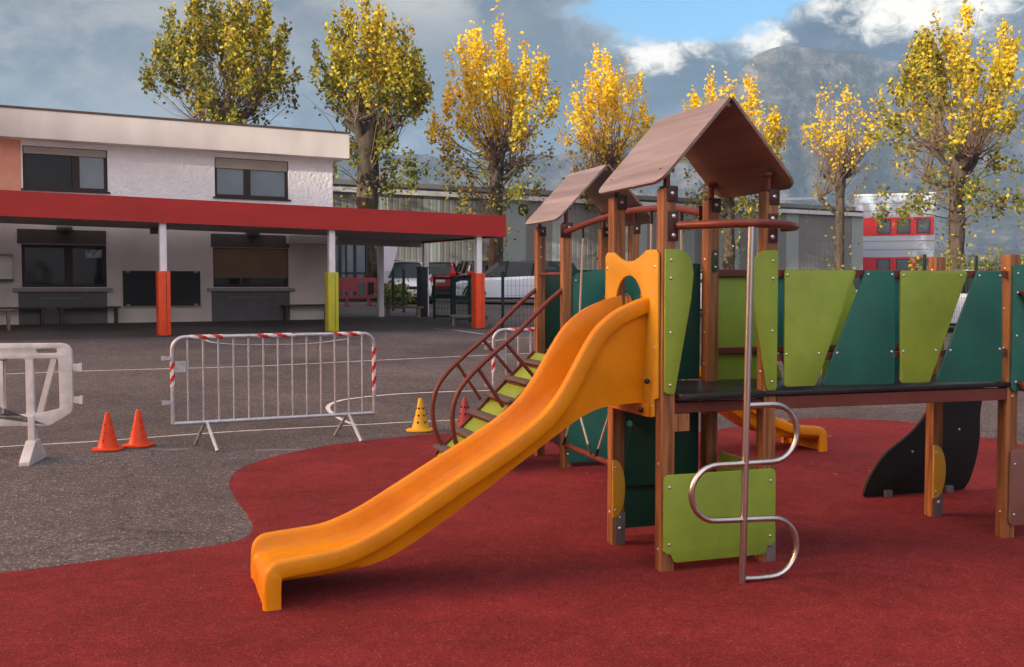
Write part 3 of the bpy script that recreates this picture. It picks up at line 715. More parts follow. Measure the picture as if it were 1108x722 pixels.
# ------------------------------------------------------------------ warehouse and office block beyond the car park
VH = 45.2; uh0 = uz(300, 220, VH)[0]; uh1 = uz(934, 232, VH)[0]; zh = 5.85
wh = building('warehouse', 'long grey warehouse with dark and pale vertical cladding', 'warehouse', uh1, VH, 1.2)
def LW(u, v, z): return Vector((u-uh1, v-VH, z-1.2))
cuts = [300, 405, 420, 459, 475.5, 538, 569, 598, 614, 668, 700, 715, 752, 775, 800, 818, 830, 851, 864, 922, 934]
light = {1, 3, 5, 7, 9, 11, 13, 15, 17, 19}
ribs = MB()
for i in range(len(cuts)-1):
    a, b = uz(cuts[i], 250, VH)[0], uz(cuts[i+1], 250, VH)[0]
    mi = 1 if i in light else 0; n = max(2, int((b-a)/.30))
    for k in range(n):
        x0 = a+(b-a)*k/n; x1 = a+(b-a)*(k+1)/n; w_ = x1-x0
        pr = [(x0, VH), (x0+w_*.62, VH), (x0+w_*.72, VH+.010), (x0+w_*.92, VH+.010), (x1, VH)]
        vs = [LW(u, v, z) for z in (.6, zh) for u, v in pr]
        ribs.add(vs, [(j, j+1, 6+j, 5+j) for j in range(4)], mi)
ribs.build('cladding', ['clad_dark', 'clad_light'], wh, smooth=0, recalc=False)
mb = MB(); mb.box(LW(uh0, VH+.05, .6), LW(uh1, VH+14, zh-.05)); mb.build('shed_body', 'clad_dark', wh, smooth=0)
mb = MB(); mb.box(LW(uh0, VH-.22, zh-.02), LW(uh1, VH+.0, zh+.20)); mb.build('gutter', 'gutter', wh, smooth=0)
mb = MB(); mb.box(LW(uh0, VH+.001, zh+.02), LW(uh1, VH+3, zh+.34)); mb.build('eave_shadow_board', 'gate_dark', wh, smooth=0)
mb = MB(); mb.box(LW(uh0, VH+.6, zh+.36), LW(uh1, VH+13.9, zh+.62)); mb.build('roof', 'clad_dark', wh, smooth=0)
mb = MB(); mb.beam(LW(uz(745, 225, VH)[0], VH+3, zh+.5), LW(uh1, VH+3, zh+1.35), .14, .14); mb.beam(LW(uz(745, 225, VH)[0], VH+3, zh+.5), LW(uh1, VH+3, zh+.55), .14, .14); mb.build('roof_rail', 'gutter', wh, smooth=0)
c = uz(566, 227, VH); mb = MB(); mb.tr = Matrix.Translation(LW(c[0], VH-.02, c[1])) @ Matrix.Rotation(pi/2, 4, 'X')
mb.lathe([(.30, -.02), (.30, .03), (.2, .06)], 18); mb.build('vent', 'gate_dark', wh)
ob0 = at(924, 280, 71); ob1 = at(1010, 280, 72)
ang = -radians(20); OW = 5.0
ob = thing('office_block', 'pale blue office block with red bands and windows behind the thin tree', 'building', (ob0.x, ob0.y, 1.4), ang)
zo = lambda py: H+(309.3-py)/F_PX*71.5-1.4
mb = MB(); mb.box((0, 0, -.5), (OW, 9, zo(214))); mb.build('wall', 'blue_clad', ob, smooth=0)
mb = MB(); mb.box((-.05, -.05, zo(214)+.002), (OW+.05, 9.05, zo(212))); mb.build('roof_edge', 'gutter', ob, smooth=0)
mb = MB()
for py in (222, 230, 262, 271): mb.box((.02, -.012, zo(py)-.02), (OW-.02, -.003, zo(py)+.02))
mb.build('panel_joint', 'clad_dark', ob, smooth=0)
for a, b in ((256, 237), (300, 279)):
    mb = MB(); mb.box((.04, -.03, zo(a)), (OW-.04, -.004, zo(b))); o = mb.build('red_band', 'red_clad', ob, smooth=0)
    for k in range(3):
        x0 = 1.45+k*1.22
        mb = MB(); mb.box((x0, -.045, zo(a)+.1), (x0+.85, -.032, zo(b)-.12)); wn = mb.build('window', 'gate_dark', ob, smooth=0)
        mb = MB(); mb.box((x0+.06, -.052, zo(a)+.16), (x0+.79, -.047, zo(b)-.18)); mb.build('pane', 'glass_sky', wn, smooth=0)

# ------------------------------------------------------------------ cars
def wheel(parent, x, y, r, wd=.20):
    mb = MB(); mb.tr = Matrix.Translation((x, y, r)) @ Matrix.Rotation(pi/2, 4, 'X')
    mb.lathe([(r*.62, -wd/2), (r*.94, -wd/2), (r, -wd/2+.03), (r, wd/2-.03), (r*.94, wd/2), (r*.62, wd/2), (r*.60, wd/2-.04), (r*.60, -wd/2+.04), (r*.62, -wd/2)], 24, caps=False); o = mb.build('wheel', 'tyre', parent)
    mb = MB(); mb.tr = Matrix.Translation((x, y, r)) @ Matrix.Rotation(pi/2, 4, 'X')
    mb.lathe([(.02, -wd/2+.02), (r*.6, -wd/2+.03), (r*.64, -wd/2+.005), (r*.64, wd/2-.005), (r*.6, wd/2-.03), (.02, wd/2-.02)], 20)
    for k in range(5):
        an = 2*pi*k/5
        for s_ in (-1, 1): mb.beam((cos(an)*.04, sin(an)*.04, s_*(wd/2-.012)), (cos(an)*r*.6, sin(an)*r*.6, s_*(wd/2-.012)), r*.16, .02)
    mb.build('rim', 'rim', o)
def car(label, pos, rz, paint_, Ln=4.35, W=1.86, Ht=1.62, kind='suv', group='cars in the car park', two=None):
    """front of the car points to -x in its own frame"""
    o = thing('parked_car', label, 'car', pos, rz, group); hl = Ln/2; r = .345
    # (x, sill z, belt z, half width)
    zb = Ht*.60
    if kind == 'suv':
        st = [(-hl, .42, .62, .66), (-hl+.10, .30, .80, .80), (-hl+.35, .24, .90, .88), (-hl+1.05, .22, zb+.02, .92), (-hl+1.5, .22, zb+.03, .93), (0, .22, zb+.05, .93), (hl-1.0, .22, zb+.11, .93), (hl-.35, .25, zb+.14, .90), (hl-.08, .32, zb+.08, .82), (hl, .45, .78, .74)]
        gh = [(-hl+1.02, 0), (-hl+1.75, .92), (-hl+2.15, 1.0), (0.45, .98), (hl-.75, .90), (hl-.42, .80), (hl-.16, .12)]
    else:
        st = [(-hl, .42, .62, .66), (-hl+.10, .30, .78, .80), (-hl+.30, .24, .88, .86), (-hl+.9, .22, zb+.02, .91), (0, .22, zb+.04, .92), (hl-.7, .22, zb+.07, .92), (hl-.12, .30, zb+.05, .86), (hl, .42, zb-.12, .80)]
        gh = [(-hl+.85, 0), (-hl+1.45, .93), (-hl+1.9, 1.0), (0.5, 1.0), (hl-.45, .93), (hl-.15, .62), (hl-.06, .1)]
    k = W/1.86; mb = MB(); vs = []; n = 10
    for x, zs, zbt, hw in st:
        hw *= k; zm = (zs+zbt)/2
        pr = [(-hw*.55, zs), (-hw*.94, zs+.03), (-hw, zm), (-hw*.985, zbt-.10), (-hw*.90, zbt), (hw*.90, zbt), (hw*.985, zbt-.10), (hw, zm), (hw*.94, zs+.03), (hw*.55, zs)]
        vs += [(x, y, z) for y, z in pr]
    fs = [(i*n+j, i*n+(j+1) % n, (i+1)*n+(j+1) % n, (i+1)*n+j) for i in range(len(st)-1) for j in range(n)]
    fs += [tuple(reversed(range(n))), tuple((len(st)-1)*n+j for j in range(n))]
    mb.add(vs, fs); mb.build('body', paint_, o, smooth=28)
    def belt(x):
        for (xa, _, za, _), (xb, _, zz, _) in zip(st, st[1:]):
            if xa <= x <= xb: return za+(zz-za)*(x-xa)/(xb-xa)
        return zb
    sec = []
    for x, q in gh:
        b = belt(x)-.015; t_ = b+(Ht-b)*q; hb = .83*k; ht = (.83-.19*q)*k; sec.append((x, b, t_, hb, ht))
    mb = MB(); rp_ = MB(); vs = []
    for x, b, t_, hb, ht in sec: vs += [(x, -hb, b), (x, -ht, t_-.02), (x, ht, t_-.02), (x, hb, b)]
    m_ = len(sec); fs = [(i*4+j, i*4+j+1, i*4+5+j, i*4+4+j) for i in range(m_-1) for j in range(3)] + [(3, 2, 1, 0), (m_*4-4, m_*4-3, m_*4-2, m_*4-1)]
    mb.add(vs, fs); mb.build('windows', 'car_glass', o, smooth=25)
    # roof skin and pillars
    top = [s_ for s_, q in zip(sec, gh) if q[1] >= .78]; vs = []
    for x, b, t_, hb, ht in top: vs += [(x, -ht-.022, t_-.11), (x, -ht+.06, t_+.012), (x, 0, t_+.03), (x, ht-.06, t_+.012), (x, ht+.015, t_-.11)]
    rp_.add(vs, [(i*5+j, i*5+j+1, i*5+6+j, i*5+5+j) for i in range(len(top)-1) for j in range(4)]); rp_.build('roof', two or paint_, o, smooth=30)
    def pil(*a):
        q = MB(); q.beam(*a[:4]); q.build('pillar', 'tyre' if len(a) > 4 else (two or paint_), o, smooth=0)
    def side(i, f=0, s_=1):
        x, b, t_, hb, ht = sec[i]; return Vector((x, s_*(hb+.012), b)), Vector((x, s_*(ht+.012), t_-.04))
    for s_ in (-1, 1):
        for i0, i1 in ((0, 1), (1, 2), (len(sec)-1, len(sec)-2), (len(sec)-2, len(sec)-3)):
            a = side(i0, s_=s_)[0] if i0 in (0, len(sec)-1) else side(i0, s_=s_)[1]; b = side(i1, s_=s_)[1]; pil(a, b, .07, .13)
        for x in (-.18, .85):
            j = max(i for i in range(len(sec)) if sec[i][0] <= x); a = sec[j]; tq = a[2]-.05
            pil((x-.04, s_*(.83*k+.010), belt(x)-.01), (x+.06, s_*(.64*k+.02), tq), .05, .12, 0)
    for sx in (-hl+.82, hl-.80):
        for sy in (-1, 1):
            wheel(o, sx, sy*(.865*k), r)
            a_ = MB(); arc = []
            for q in range(13): an = pi*q/12; arc.append((sx+cos(an)*(r+.07), sy*(.93*k), r+sin(an)*(r+.06)))
            a_.tube(arc, .035, 6); a_.build('wheel_arch', 'tyre', o)
    sk = MB(); sk.box((-hl+.1, -.86*k, .17), (hl-.1, .86*k, .30), bev=.03); sk.build('sill_trim', 'tyre', o)
    for sy in (-1, 1):
        hb = MB(); hb.box((-hl-.005, sy*.78*k-.16, .70), (-hl+.16, sy*.78*k+.02*sy, .82), bev=.02); hb.build('headlight', 'head', o)
        hb = MB(); hb.box((hl-.10, sy*.74*k-.13, .86), (hl+.012, sy*.74*k+.13, 1.06), bev=.02); hb.build('tail_light', 'tail', o)
        hb = MB(); hb.box((-hl+1.42, sy*.95*k-.08, belt(-hl+1.4)+.02), (-hl+1.56, sy*.95*k+.10*sy, belt(-hl+1.4)+.15), bev=.03); hb.build('wing_mirror', two or paint_, o)
    hb = MB(); hb.box((hl+.0, -.26, .60), (hl+.015, .26, .71)); hb.build('number_plate', 'plate', o, smooth=0)
    hb = MB(); hb.box((-hl-.02, -.26, .42), (-hl-.003, .26, .53)); hb.build('number_plate', 'plate', o, smooth=0)
    hb = MB(); hb.box((-hl-.012, -.42*k, .56), (-hl+.05, .42*k, .68), bev=.015); hb.build('grille', 'tyre', o)
    return o
def park(px, py): p = gp(px, py); return p
p = park(536, 328.5); car('pale silver crossover car with dark roof parked side on beside the orange post', (p.x+.55, p.y, p.z), radians(3), 'car_silver', 4.4, 1.9, 1.62, two='car_dark')
p = park(436, 330); car('white hatchback facing the yard behind the gate', (p.x-.25, p.y+2.2, p.z), radians(106), 'car_white', 4.1, 1.78, 1.62, 'hatch')
p = at(441, 316, 47); car('white car roof showing behind the white hatchback', (p.x+.1, p.y+1.5, g(p.x, p.y)), radians(98), 'car_white', 4.2, 1.8, 1.55, 'suv')
p = at(478, 316, 46.5); car('red car seen from behind left of the orange padded post', (p.x, p.y, g(p.x, p.y)), radians(-90), 'car_red', 3.6, 1.45, 1.48, 'hatch')
p = at(511, 316, 48); car('dark car between the red car and the silver crossover', (p.x+.2, p.y, g(p.x, p.y)), radians(-75), 'car_dark', 4.1, 1.8, 1.55, 'hatch')
p = at(568, 316, 47.5); car('dark estate car half hidden behind the silver crossover', (p.x+.2, p.y, g(p.x, p.y)), radians(4), 'car_dark', 4.5, 1.85, 1.62)
p = at(376, 316, 46); car('dark car behind the glazed porch by the lit trunk', (p.x+1.1, p.y, g(p.x, p.y)), radians(40), 'car_dark', 4.2, 1.8, 1.5, 'hatch')
p = at(905, 300, 33); car('pale blue car whose roof shows above the bridge panels', (p.x, p.y, g(p.x, p.y)), radians(10), 'car_blue', 4.6, 1.9, 1.66)
p = at(772, 300, 36); car('white car seen behind the steel climbing pole', (p.x, p.y, g(p.x, p.y)), radians(6), 'car_white', 4.4, 1.85, 1.55)
p = at(1032, 330, 31); car('white van like car seen through the bridge gap', (p.x, p.y, g(p.x, p.y)), radians(12), 'car_white', 4.4, 1.9, 1.75)

# ------------------------------------------------------------------ trees: pollarded poplars in yellow leaf
def tree(label, px, Y, knob_py, top_py, half_px, tr_px, gold, seed, shoots=70, leaves=5200, lean=0, low=1.0, fork=False, zbase=None, side_green=0):
    rnd = random.Random(seed); base = at(px, 300, Y); x0 = base.x; zb = g(x0, Y) if zbase is None else zbase
    sc = Y/F_PX; zk = H+(309.3-knob_py)*sc; zt = H+(309.3-top_py)*sc; R = half_px*sc; tr = tr_px*sc/2
    root = thing('poplar_tree', label, 'tree', (x0, Y, zb), 0, 'pollarded poplars along the car park')
    hk = zk-zb; ht = zt-zb
    # trunk with burrs
    mb = MB(); n = 14; ring = 22; vs = []
    for i in range(ring):
        t_ = i/(ring-1); z = -.2+t_*(hk+.5); rr = tr*(1.25-.35*min(t_*2, 1)+.30*max(0, t_-.75)*4*(1-max(0, t_-.93)*10))
        for j in range(n):
            an = 2*pi*j/n; q = rr*(1+.22*noise.noise(Vector((cos(an)*1.3+seed, sin(an)*1.3, z*1.1)))+.12*noise.noise(Vector((cos(an)*3+seed, sin(an)*3, z*3))))
            vs.append((q*cos(an)+lean*t_*.6, q*sin(an), z))
    mb.add(vs, [(i*n+j, i*n+(j+1) % n, (i+1)*n+(j+1) % n, (i+1)*n+j) for i in range(ring-1) for j in range(n)]+[tuple((ring-1)*n+j for j in range(n))])
    knobs = [Vector((lean*.6, 0, hk+.3))]*3
    for k in range(7):
        an = rnd.uniform(0, 2*pi); l = rnd.uniform(.45, 1.15)*(.5+R*.16); e = Vector((cos(an)*l+lean*.6, sin(an)*l, hk+rnd.uniform(-.5, .75)))
        s0 = Vector((lean*.6, 0, hk-rnd.uniform(.1, .9))); md = (s0+e)/2+Vector((0, 0, -.08))
        mb.tube([s0, md, e, e+(e-md)*.25], [tr*.42, tr*.30, tr*.36, tr*.15], 8); knobs.append(e)
    if fork:
        e = Vector((-.95, .1, hk-1.3)); mb.tube([(0, 0, hk-2.2), (-.5, .05, hk-1.75), e, e+Vector((-.08, 0, .25))], [tr*.5, tr*.45, tr*.55, tr*.2], 8); knobs += [e, e]
    mb.build('trunk', 'bark', root, smooth=50)
    tw = MB(); lv = []; lf = []; lm = []
    def leaf(p, s_, tone):
        a = Vector((rnd.gauss(0, 1), rnd.gauss(0, 1), rnd.gauss(0, .8))).normalized(); b = a.cross(Vector((rnd.gauss(0, 1), rnd.gauss(0, 1), rnd.gauss(0, 1)))).normalized(); c = a.cross(b)
        o = len(lv); q = s_*rnd.uniform(.75, 1.25)
        lv.extend([p-b*q*.55, p-c*q*.40+a*q*.1, p+b*q*.62, p+c*q*.40+a*q*.1]); lf.append((o, o+1, o+2, o+3)); lm.append(tone)
    per = leaves*1.45/shoots
    for k in range(shoots):
        kb = rnd.choice(knobs); low_sh = rnd.random() < .30*low
        an = rnd.uniform(0, 2*pi); 
        if low_sh:
            re = R*rnd.uniform(.55, 1.0); z1 = hk+rnd.uniform(-.80, .40)*(hk*.46); st = Vector((lean*.3, 0, hk*rnd.uniform(.55, .95)))
        else:
            re = R*sqrt(rnd.random())*.97; st = kb+Vector((rnd.gauss(0, .12), rnd.gauss(0, .12), rnd.uniform(-.1, .3)))
            z1 = hk+(ht-hk)*(max(.0, 1-(re/R)**2.3))**.55*rnd.uniform(.74, 1.03)+rnd.uniform(-.1, .35)
        end = Vector((cos(an)*re+lean, sin(an)*re, max(z1, 1.2))); pts = []
        for i in range(9):
            t_ = i/8
            h_ = t_**(.72 if not low_sh else .8); vv = t_**1.12 if not low_sh else t_**.9
            p = Vector((st.x+(end.x-st.x)*h_, st.y+(end.y-st.y)*h_, st.z+(end.z-st.z)*vv))
            p += Vector((noise.noise(Vector((k*3.1, t_*3, seed))), noise.noise(Vector((k*3.1, t_*3, seed+9))), 0))*.16*t_
            if low_sh: p.z += .5*sin(t_*pi)*.5
            pts.append(p)
        tw.tube(pts, [.024-.019*i/8 for i in range(9)], 4, caps=False)
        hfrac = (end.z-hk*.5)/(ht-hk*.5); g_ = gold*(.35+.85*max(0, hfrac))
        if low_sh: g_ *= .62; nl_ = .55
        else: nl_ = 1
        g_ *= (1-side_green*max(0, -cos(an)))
        nlf = int(per*nl_*rnd.uniform(.35, 1.6)); s0 = rnd.uniform(.30, .68) if not low_sh else rnd.uniform(.15, .4)
        if rnd.random() < .10: nlf = int(nlf*.15)
        nc = rnd.randint(2, 4); cl = [rnd.uniform(s0, 1.0) for _ in range(nc)]+[.97]
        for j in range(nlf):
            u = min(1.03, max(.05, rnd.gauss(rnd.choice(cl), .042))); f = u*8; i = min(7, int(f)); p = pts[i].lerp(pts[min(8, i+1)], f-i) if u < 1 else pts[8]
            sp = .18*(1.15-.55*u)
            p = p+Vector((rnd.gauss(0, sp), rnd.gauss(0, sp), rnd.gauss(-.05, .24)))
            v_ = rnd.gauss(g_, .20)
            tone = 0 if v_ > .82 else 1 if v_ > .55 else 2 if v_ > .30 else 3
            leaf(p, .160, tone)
    # twiggy short shoots round the burrs and down the trunk
    for k in range(int(shoots*1.8)):
        kb = rnd.choice(knobs); an = rnd.uniform(0, 2*pi); l = rnd.uniform(.5, 2.2); el = rnd.uniform(.1, 1.45)
        d = Vector((cos(an)*cos(el), sin(an)*cos(el), sin(el))); s_ = kb+d*.1
        tw.tube([s_, s_+d*l*.5+Vector((0, 0, .06)), s_+d*l+Vector((0, 0, .25*l))], [.014, .010, .004], 3, caps=False)
    for k in range(int(150*low)):
        an = rnd.uniform(0, 2*pi); z = rnd.uniform(.6, hk*.9); l = tr+abs(rnd.gauss(0, .45)); leaf(Vector((cos(an)*l, sin(an)*l, z)), .15, 3 if rnd.random() < .6 else 2 if rnd.random() < .7 else 1)
    tw.build('branches', 'twig', root, smooth=0, recalc=False)
    me = bpy.data.meshes.new('crown'); me.from_pydata([tuple(p) for p in lv], [], lf)
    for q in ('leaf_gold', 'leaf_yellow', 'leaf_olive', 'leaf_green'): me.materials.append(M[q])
    me.polygons.foreach_set('material_index', lm); o = bpy.data.objects.new('crown', me); COL.objects.link(o); o.parent = root
    return root
tree('broad poplar with olive and yellow leaves rising behind the school roof', 246, 41, 128, -12, 84, 24, .42, 11, 90, 7600, side_green=.5)
tree('tall poplar with thick trunk beside the end of the school roof', 398, 42, 143, 6, 70, 25, .54, 12, 90, 7400, side_green=.25)
tree('golden poplar standing above the right end of the red canopy', 537, 46, 178, 20, 74, 15, .88, 13, 104, 6800)
tree('smaller golden poplar behind the small play roof', 656, 54, 185, 57, 54, 14, .95, 14, 92, 4800)
tree('golden poplar directly behind the large play roof', 788, 55, 200, 84, 64, 13, .92, 15, 96, 5000, low=.9)
tree('thin sparse forked poplar right of the large play roof', 908, 53, 188, 95, 46, 10, .92, 16, 74, 950, low=.6, fork=True)
tree('big broad poplar with gold and green leaves at the right', 1034, 44, 182, 22, 96, 17, .70, 17, 120, 9000, side_green=.45)
tree('poplar mostly outside the right edge of the picture', 1190, 50, 180, 60, 72, 16, .8, 18, 60, 4200)

# low shrubs on the right behind the fence
def shrub(label, px, Y, w, h, seed):
    rnd = random.Random(seed); p = at(px, 300, Y); o = thing('shrub', label, 'shrub', (p.x, Y, g(p.x, Y)), 0, 'shrubs by the right hand fence')
    st = MB(); vs = []; fs = []; ms = []
    for k in range(26):
        an = rnd.uniform(0, 2*pi); r = w*sqrt(rnd.random())*.5; e = Vector((cos(an)*r, sin(an)*r, h*rnd.uniform(.5, 1)*(1-.3*(r/(w*.5))**2)))
        st.tube([(e.x*.15, e.y*.15, 0), e*.55, e], [.025, .015, .006], 4, caps=False)
        for j in range(60):
            t_ = rnd.uniform(.3, 1.05); q = e*t_+Vector((rnd.gauss(0, .16), rnd.gauss(0, .16), rnd.gauss(0, .14)))
            a = Vector((rnd.gauss(0, 1), rnd.gauss(0, 1), rnd.gauss(0, 1))).normalized(); b = a.orthogonal().normalized(); c = a.cross(b); s_ = rnd.uniform(.06, .11)
            i = len(vs); vs += [q-b*s_, q-c*s_*.7, q+b*s_, q+c*s_*.7]; fs.append((i, i+1, i+2, i+3)); ms.append(2 if rnd.random() < .35 else 3)
    st.build('stems', 'twig', o, smooth=0, recalc=False)
    mb = MB(); mb.v = vs; mb.f = fs; mb.m = ms; mb.build('foliage', ['leaf_gold', 'leaf_yellow', 'leaf_olive', 'leaf_green'], o, smooth=0, recalc=False)
shrub('dull green shrub beside the big right hand trunk', 1012, 40, 2.6, 2.3, 31)
shrub('tall dull green shrub at the right edge behind the fence', 1080, 40, 3.4, 2.9, 32)
shrub('small dark shrub in front of the white hatchback', 427, 37, 1.2, .72, 34)
shrub('low shrub beyond the tall fence at the far right', 1130, 38, 3.0, 2.4, 33)
# ------------------------------------------------------------------ play structure (s along the bridge, t away from the camera)
PHI = .334; BX, BY = .8544, 5.8568
play = thing('play_structure', 'wooden play structure with two roofed towers, orange slide, panelled bridge and climbing pole', 'playground', (BX, BY, .006), PHI)
HS, HT = .7473, 3.3205                      # second tower's near left post
A_ = .65; PW = .04
bolt_me = None
def bolt(parent, p, nrm, r=.011):
    """a domed bolt head; all of them share one mesh"""
    global bolt_me
    if bolt_me is None:
        mb = MB(); mb.lathe([(1, 0), (.95, .28), (.6, .55), (.15, .66)], 10); o = mb.build('bolt', 'bolt', parent); bolt_me = o.data
    else:
        o = bpy.data.objects.new('bolt', bolt_me); COL.objects.link(o); o.parent = parent
    o.location = p; o.rotation_euler = Vector(nrm).to_track_quat('Z', 'Y').to_euler(); o.scale = (r, r, r); return o
FRONT, LEFT, RIGHT = (0, -1, 0), (-1, 0, 0), (1, 0, 0)
def ppost(s, t, zt, cap=True, foot=False, bolts=(), lb=()):
    mb = MB(); mb.box((s-PW, t-PW, -.01), (s+PW, t+PW, zt), bev=.006); o = mb.build('post', 'post_wood', play)
    if cap:
        mb = MB(); mb.box((s-.018, t-PW-.006, zt-.075), (s+PW+.006, t-PW-.001, zt+.012), bev=.003)
        mb.box((s+PW+.001, t-PW-.006, zt-.075), (s+PW+.006, t+PW-.01, zt+.012)); mb.box((s-.03, t-.03, zt+.001), (s+.03, t+.03, zt+.012)); c = mb.build('cap_bracket', 'dark_bracket', o)
        bolt(c, (s+.012, t-PW-.006, zt-.03), FRONT, .013)
    if foot:
        mb = MB(); mb.box((s-.02, t-PW-.005, .0), (s+PW+.004, t-PW-.001, .20), bev=.002); mb.box((s+PW+.001, t-PW-.005, 0), (s+PW+.005, t+.03, .20)); c = mb.build('foot_plate', 'grey_plate', o)
        bolt(c, (s+.008, t-PW-.006, .10), FRONT, .014); bolt(c, (s+.008, t-PW-.006, .17), FRONT, .008)
    for z in bolts: bolt(o, (s, t-PW, z), FRONT, .009)
    for z in lb: bolt(o, (s-PW, t, z), LEFT, .009)
    return o
ZT = 2.13
ppost(0, 0, ZT, bolts=(.10,), lb=(.12, .6)); ppost(0, A_, ZT, foot=True, lb=(.2,)); ppost(A_, 0, ZT, bolts=(1.92,), foot=True, lb=(1.10,)); ppost(A_, A_, ZT, lb=(1.76, 1.3, 1.1))
ppost(HS, HT, ZT, bolts=(.12, .5)); ppost(HS, HT+A_, ZT, bolts=(1.95, 1.86)); ppost(HS+A_, HT, ZT); ppost(HS+A_, HT+A_, ZT)
FS = 2.415
ppost(FS, 0, 1.79, cap=False, bolts=(.10, .90), lb=(.16, .9, 1.2, 1.45, 1.7)); ppost(FS, A_, 1.79, cap=False, foot=True, lb=(1.7,)); ppost(FS+A_, 0, 1.79, cap=False); ppost(FS+A_, A_, 1.79, cap=False)
# ---- roofs: two bent plywood boards on four short tubes
def proof(s0, t0, tf, tb, half, ze, zr):
    sc = s0+A_/2; mb = MB(); th = .016; tf += t0; tb += t0
    def board(sgn):
        n = 14; prof = []
        L_ = sqrt(half**2+(zr-ze)**2)
        bm = [(0.0, tf), (L_, tf), (L_, tb), (0.0, tb)]
        ol = rounded(bm, [0, .10, .10, 0], 6)
        dx, dz = half/L_, (ze-zr)/L_
        nx_, nz_ = -dz, dx
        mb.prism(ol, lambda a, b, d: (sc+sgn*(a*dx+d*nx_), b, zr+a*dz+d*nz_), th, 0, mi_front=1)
    board(-1); board(1)
    mb.tube([(sc, tf+.03, zr-.018), (sc, tb-.03, zr-.018)], .022, 8)
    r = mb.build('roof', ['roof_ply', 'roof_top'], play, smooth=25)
    for (a, b) in ((s0, t0), (s0+A_, t0), (s0, t0+A_), (s0+A_, t0+A_)):
        zz = zr-(zr-ze)*abs(a-sc)/half
        mb = MB(); mb.tube([(a, b, ZT-.03), (a, b, zz-.012)], .019, 12); mb.tube([(a, b, zz-.035), (a, b, zz-.016)], .042, 12); mb.build('roof_pole', 'steel_brown', r)
    return r
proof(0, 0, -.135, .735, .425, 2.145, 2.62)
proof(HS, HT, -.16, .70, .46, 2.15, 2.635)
# ---- decks
def plate(name, m, outline, z0, z1, parent=None, r=0, bevel=.004):
    mb = MB(); mb.prism(rounded(outline, r) if r else outline, lambda a, b, d: (a, b, d), z1, z0); return mb.build(name, m, parent or play, smooth=30, bevel=bevel)
plate('deck', 'black_plate', [(.045, -.10), (.605, -.10), (.605, .70), (.045, .70)], .958, .995, r=[.06, .06, 0, 0])
plate('deck', 'black_plate', [(HS+.045, HT-.05), (HS+A_+.05, HT-.05), (HS+A_+.05, HT+.70), (HS+.045, HT+.70)], .945, .995)
plate('deck', 'black_plate', [(.61, -.055), (2.405, -.055), (2.405, .705), (.61, .705)], .962, .99)
plate('deck', 'black_plate', [(FS+.045, -.045), (FS+A_+.05, -.045), (FS+A_+.05, 1.29), (FS+.045, 1.29)], .945, .99)
def wbeam(p, q, w_, h_, m='beam'):
    mb = MB(); mb.beam(p, q, w_, h_); return mb.build('beam', m, play, smooth=0, bevel=.004)
wbeam((A_+PW+.002, -.02, .921), (FS-PW-.002, -.02, .915), .045, .074); wbeam((A_+PW+.002, A_+.02, .913), (FS-PW-.002, A_+.02, .907), .045, .066)
wbeam((PW+.002, 0, .913), (A_-PW-.002, 0, .913), .04, .06); wbeam((.02, A_, .91), (A_-PW-.002, A_, .91), .04, .06)
wbeam((PW+.002, .0, .83), (.14, 0, .83), .055, .10, 'post_wood')
wbeam((HS+PW+.002, HT, .91), (HS+A_-PW-.002, HT, .91), .04, .06)
# ---- flat panels standing on a plane
def vpanel(name, m, outline, t, th=.014, holes=(), bolts=(), r=0, front=-1, bevel=.003):
    """plate in a plane of constant t, front face towards the camera"""
    mb = MB(); mb.prism(rounded(outline, r) if r else outline, lambda a, b, d: (a, d, b), t, t+th, holes); o = mb.build(name, m, play, smooth=30, bevel=bevel)
    for a, b in bolts: bolt(o, (a, t, b), FRONT, .009)
    return o
def spanel(name, m, outline, s, th=.014, holes=(), bolts=(), r=0, bevel=.003):
    """plate in a plane of constant s (outline in t, z), outer face to the left"""
    mb = MB(); mb.prism(rounded(outline, r) if r else outline, lambda a, b, d: (d, a, b), s, s+th, holes); o = mb.build(name, m, play, smooth=30, bevel=bevel)
    for a, b in bolts: bolt(o, (s, a, b), LEFT, .009)
    return o
TF = -PW-.018
# slide entry panel with a dipped top and an arched opening
top = [(.69, 1.70), (.69, 1.775), (.665, 1.795), (.60, 1.795)]
for i in range(13):
    a = i/12; top.append((.57-.44*a, 1.795-.06*sin(pi*a)**1.0-.0*a))
top += [(.08, 1.795), (.02, 1.795), (-.015, 1.765), (-.015, .97), (.03, .955), (.03, .862), (.06, .855), (.66, .855), (.69, .88)]
arch = [(.545, 1.03), (.545, 1.46)]+[(.36+.185*cos(pi*i/12), 1.47+.185*sin(pi*i/12)) for i in range(1, 12)]+[(.175, 1.46), (.175, 1.03)]
spanel('slide_entry_panel', 'yellow_panel', top, -PW-.018, holes=[arch], bolts=[(.66, 1.70), (.02, 1.70), (.02, 1.25), (.05, .92), (.66, .92)])
# lime side leaves of the front opening
lb = [(-.034, 1.795), (.055, 1.795), (.10, 1.775), (.132, 1.73), (.142, 1.66), (.128, 1.52), (.032, 1.01), (.02, .995), (-.02, .995), (-.034, 1.01)]
vpanel('side_leaf', 'lime', lb, TF, bolts=[(.0, 1.735), (.0, 1.635), (.0, 1.335), (.0, 1.045)])
vpanel('side_leaf', 'lime', [(.65-a, b) for a, b in lb][::-1], TF, bolts=[(.65, 1.735), (.65, 1.635), (.65, 1.335), (.65, 1.045)])
lo = [(-.034, .545), (-.034, .115), (.015, .095), (.035, .05), (.615, .05), (.635, .095), (.684, .115), (.684, .545)]
vpanel('lower_panel', 'lime', lo, TF, r=[.04, .02, .02, .03, .03, .02, .02, .04], bolts=[(0, .475), (.65, .475), (0, .155), (.65, .155)])
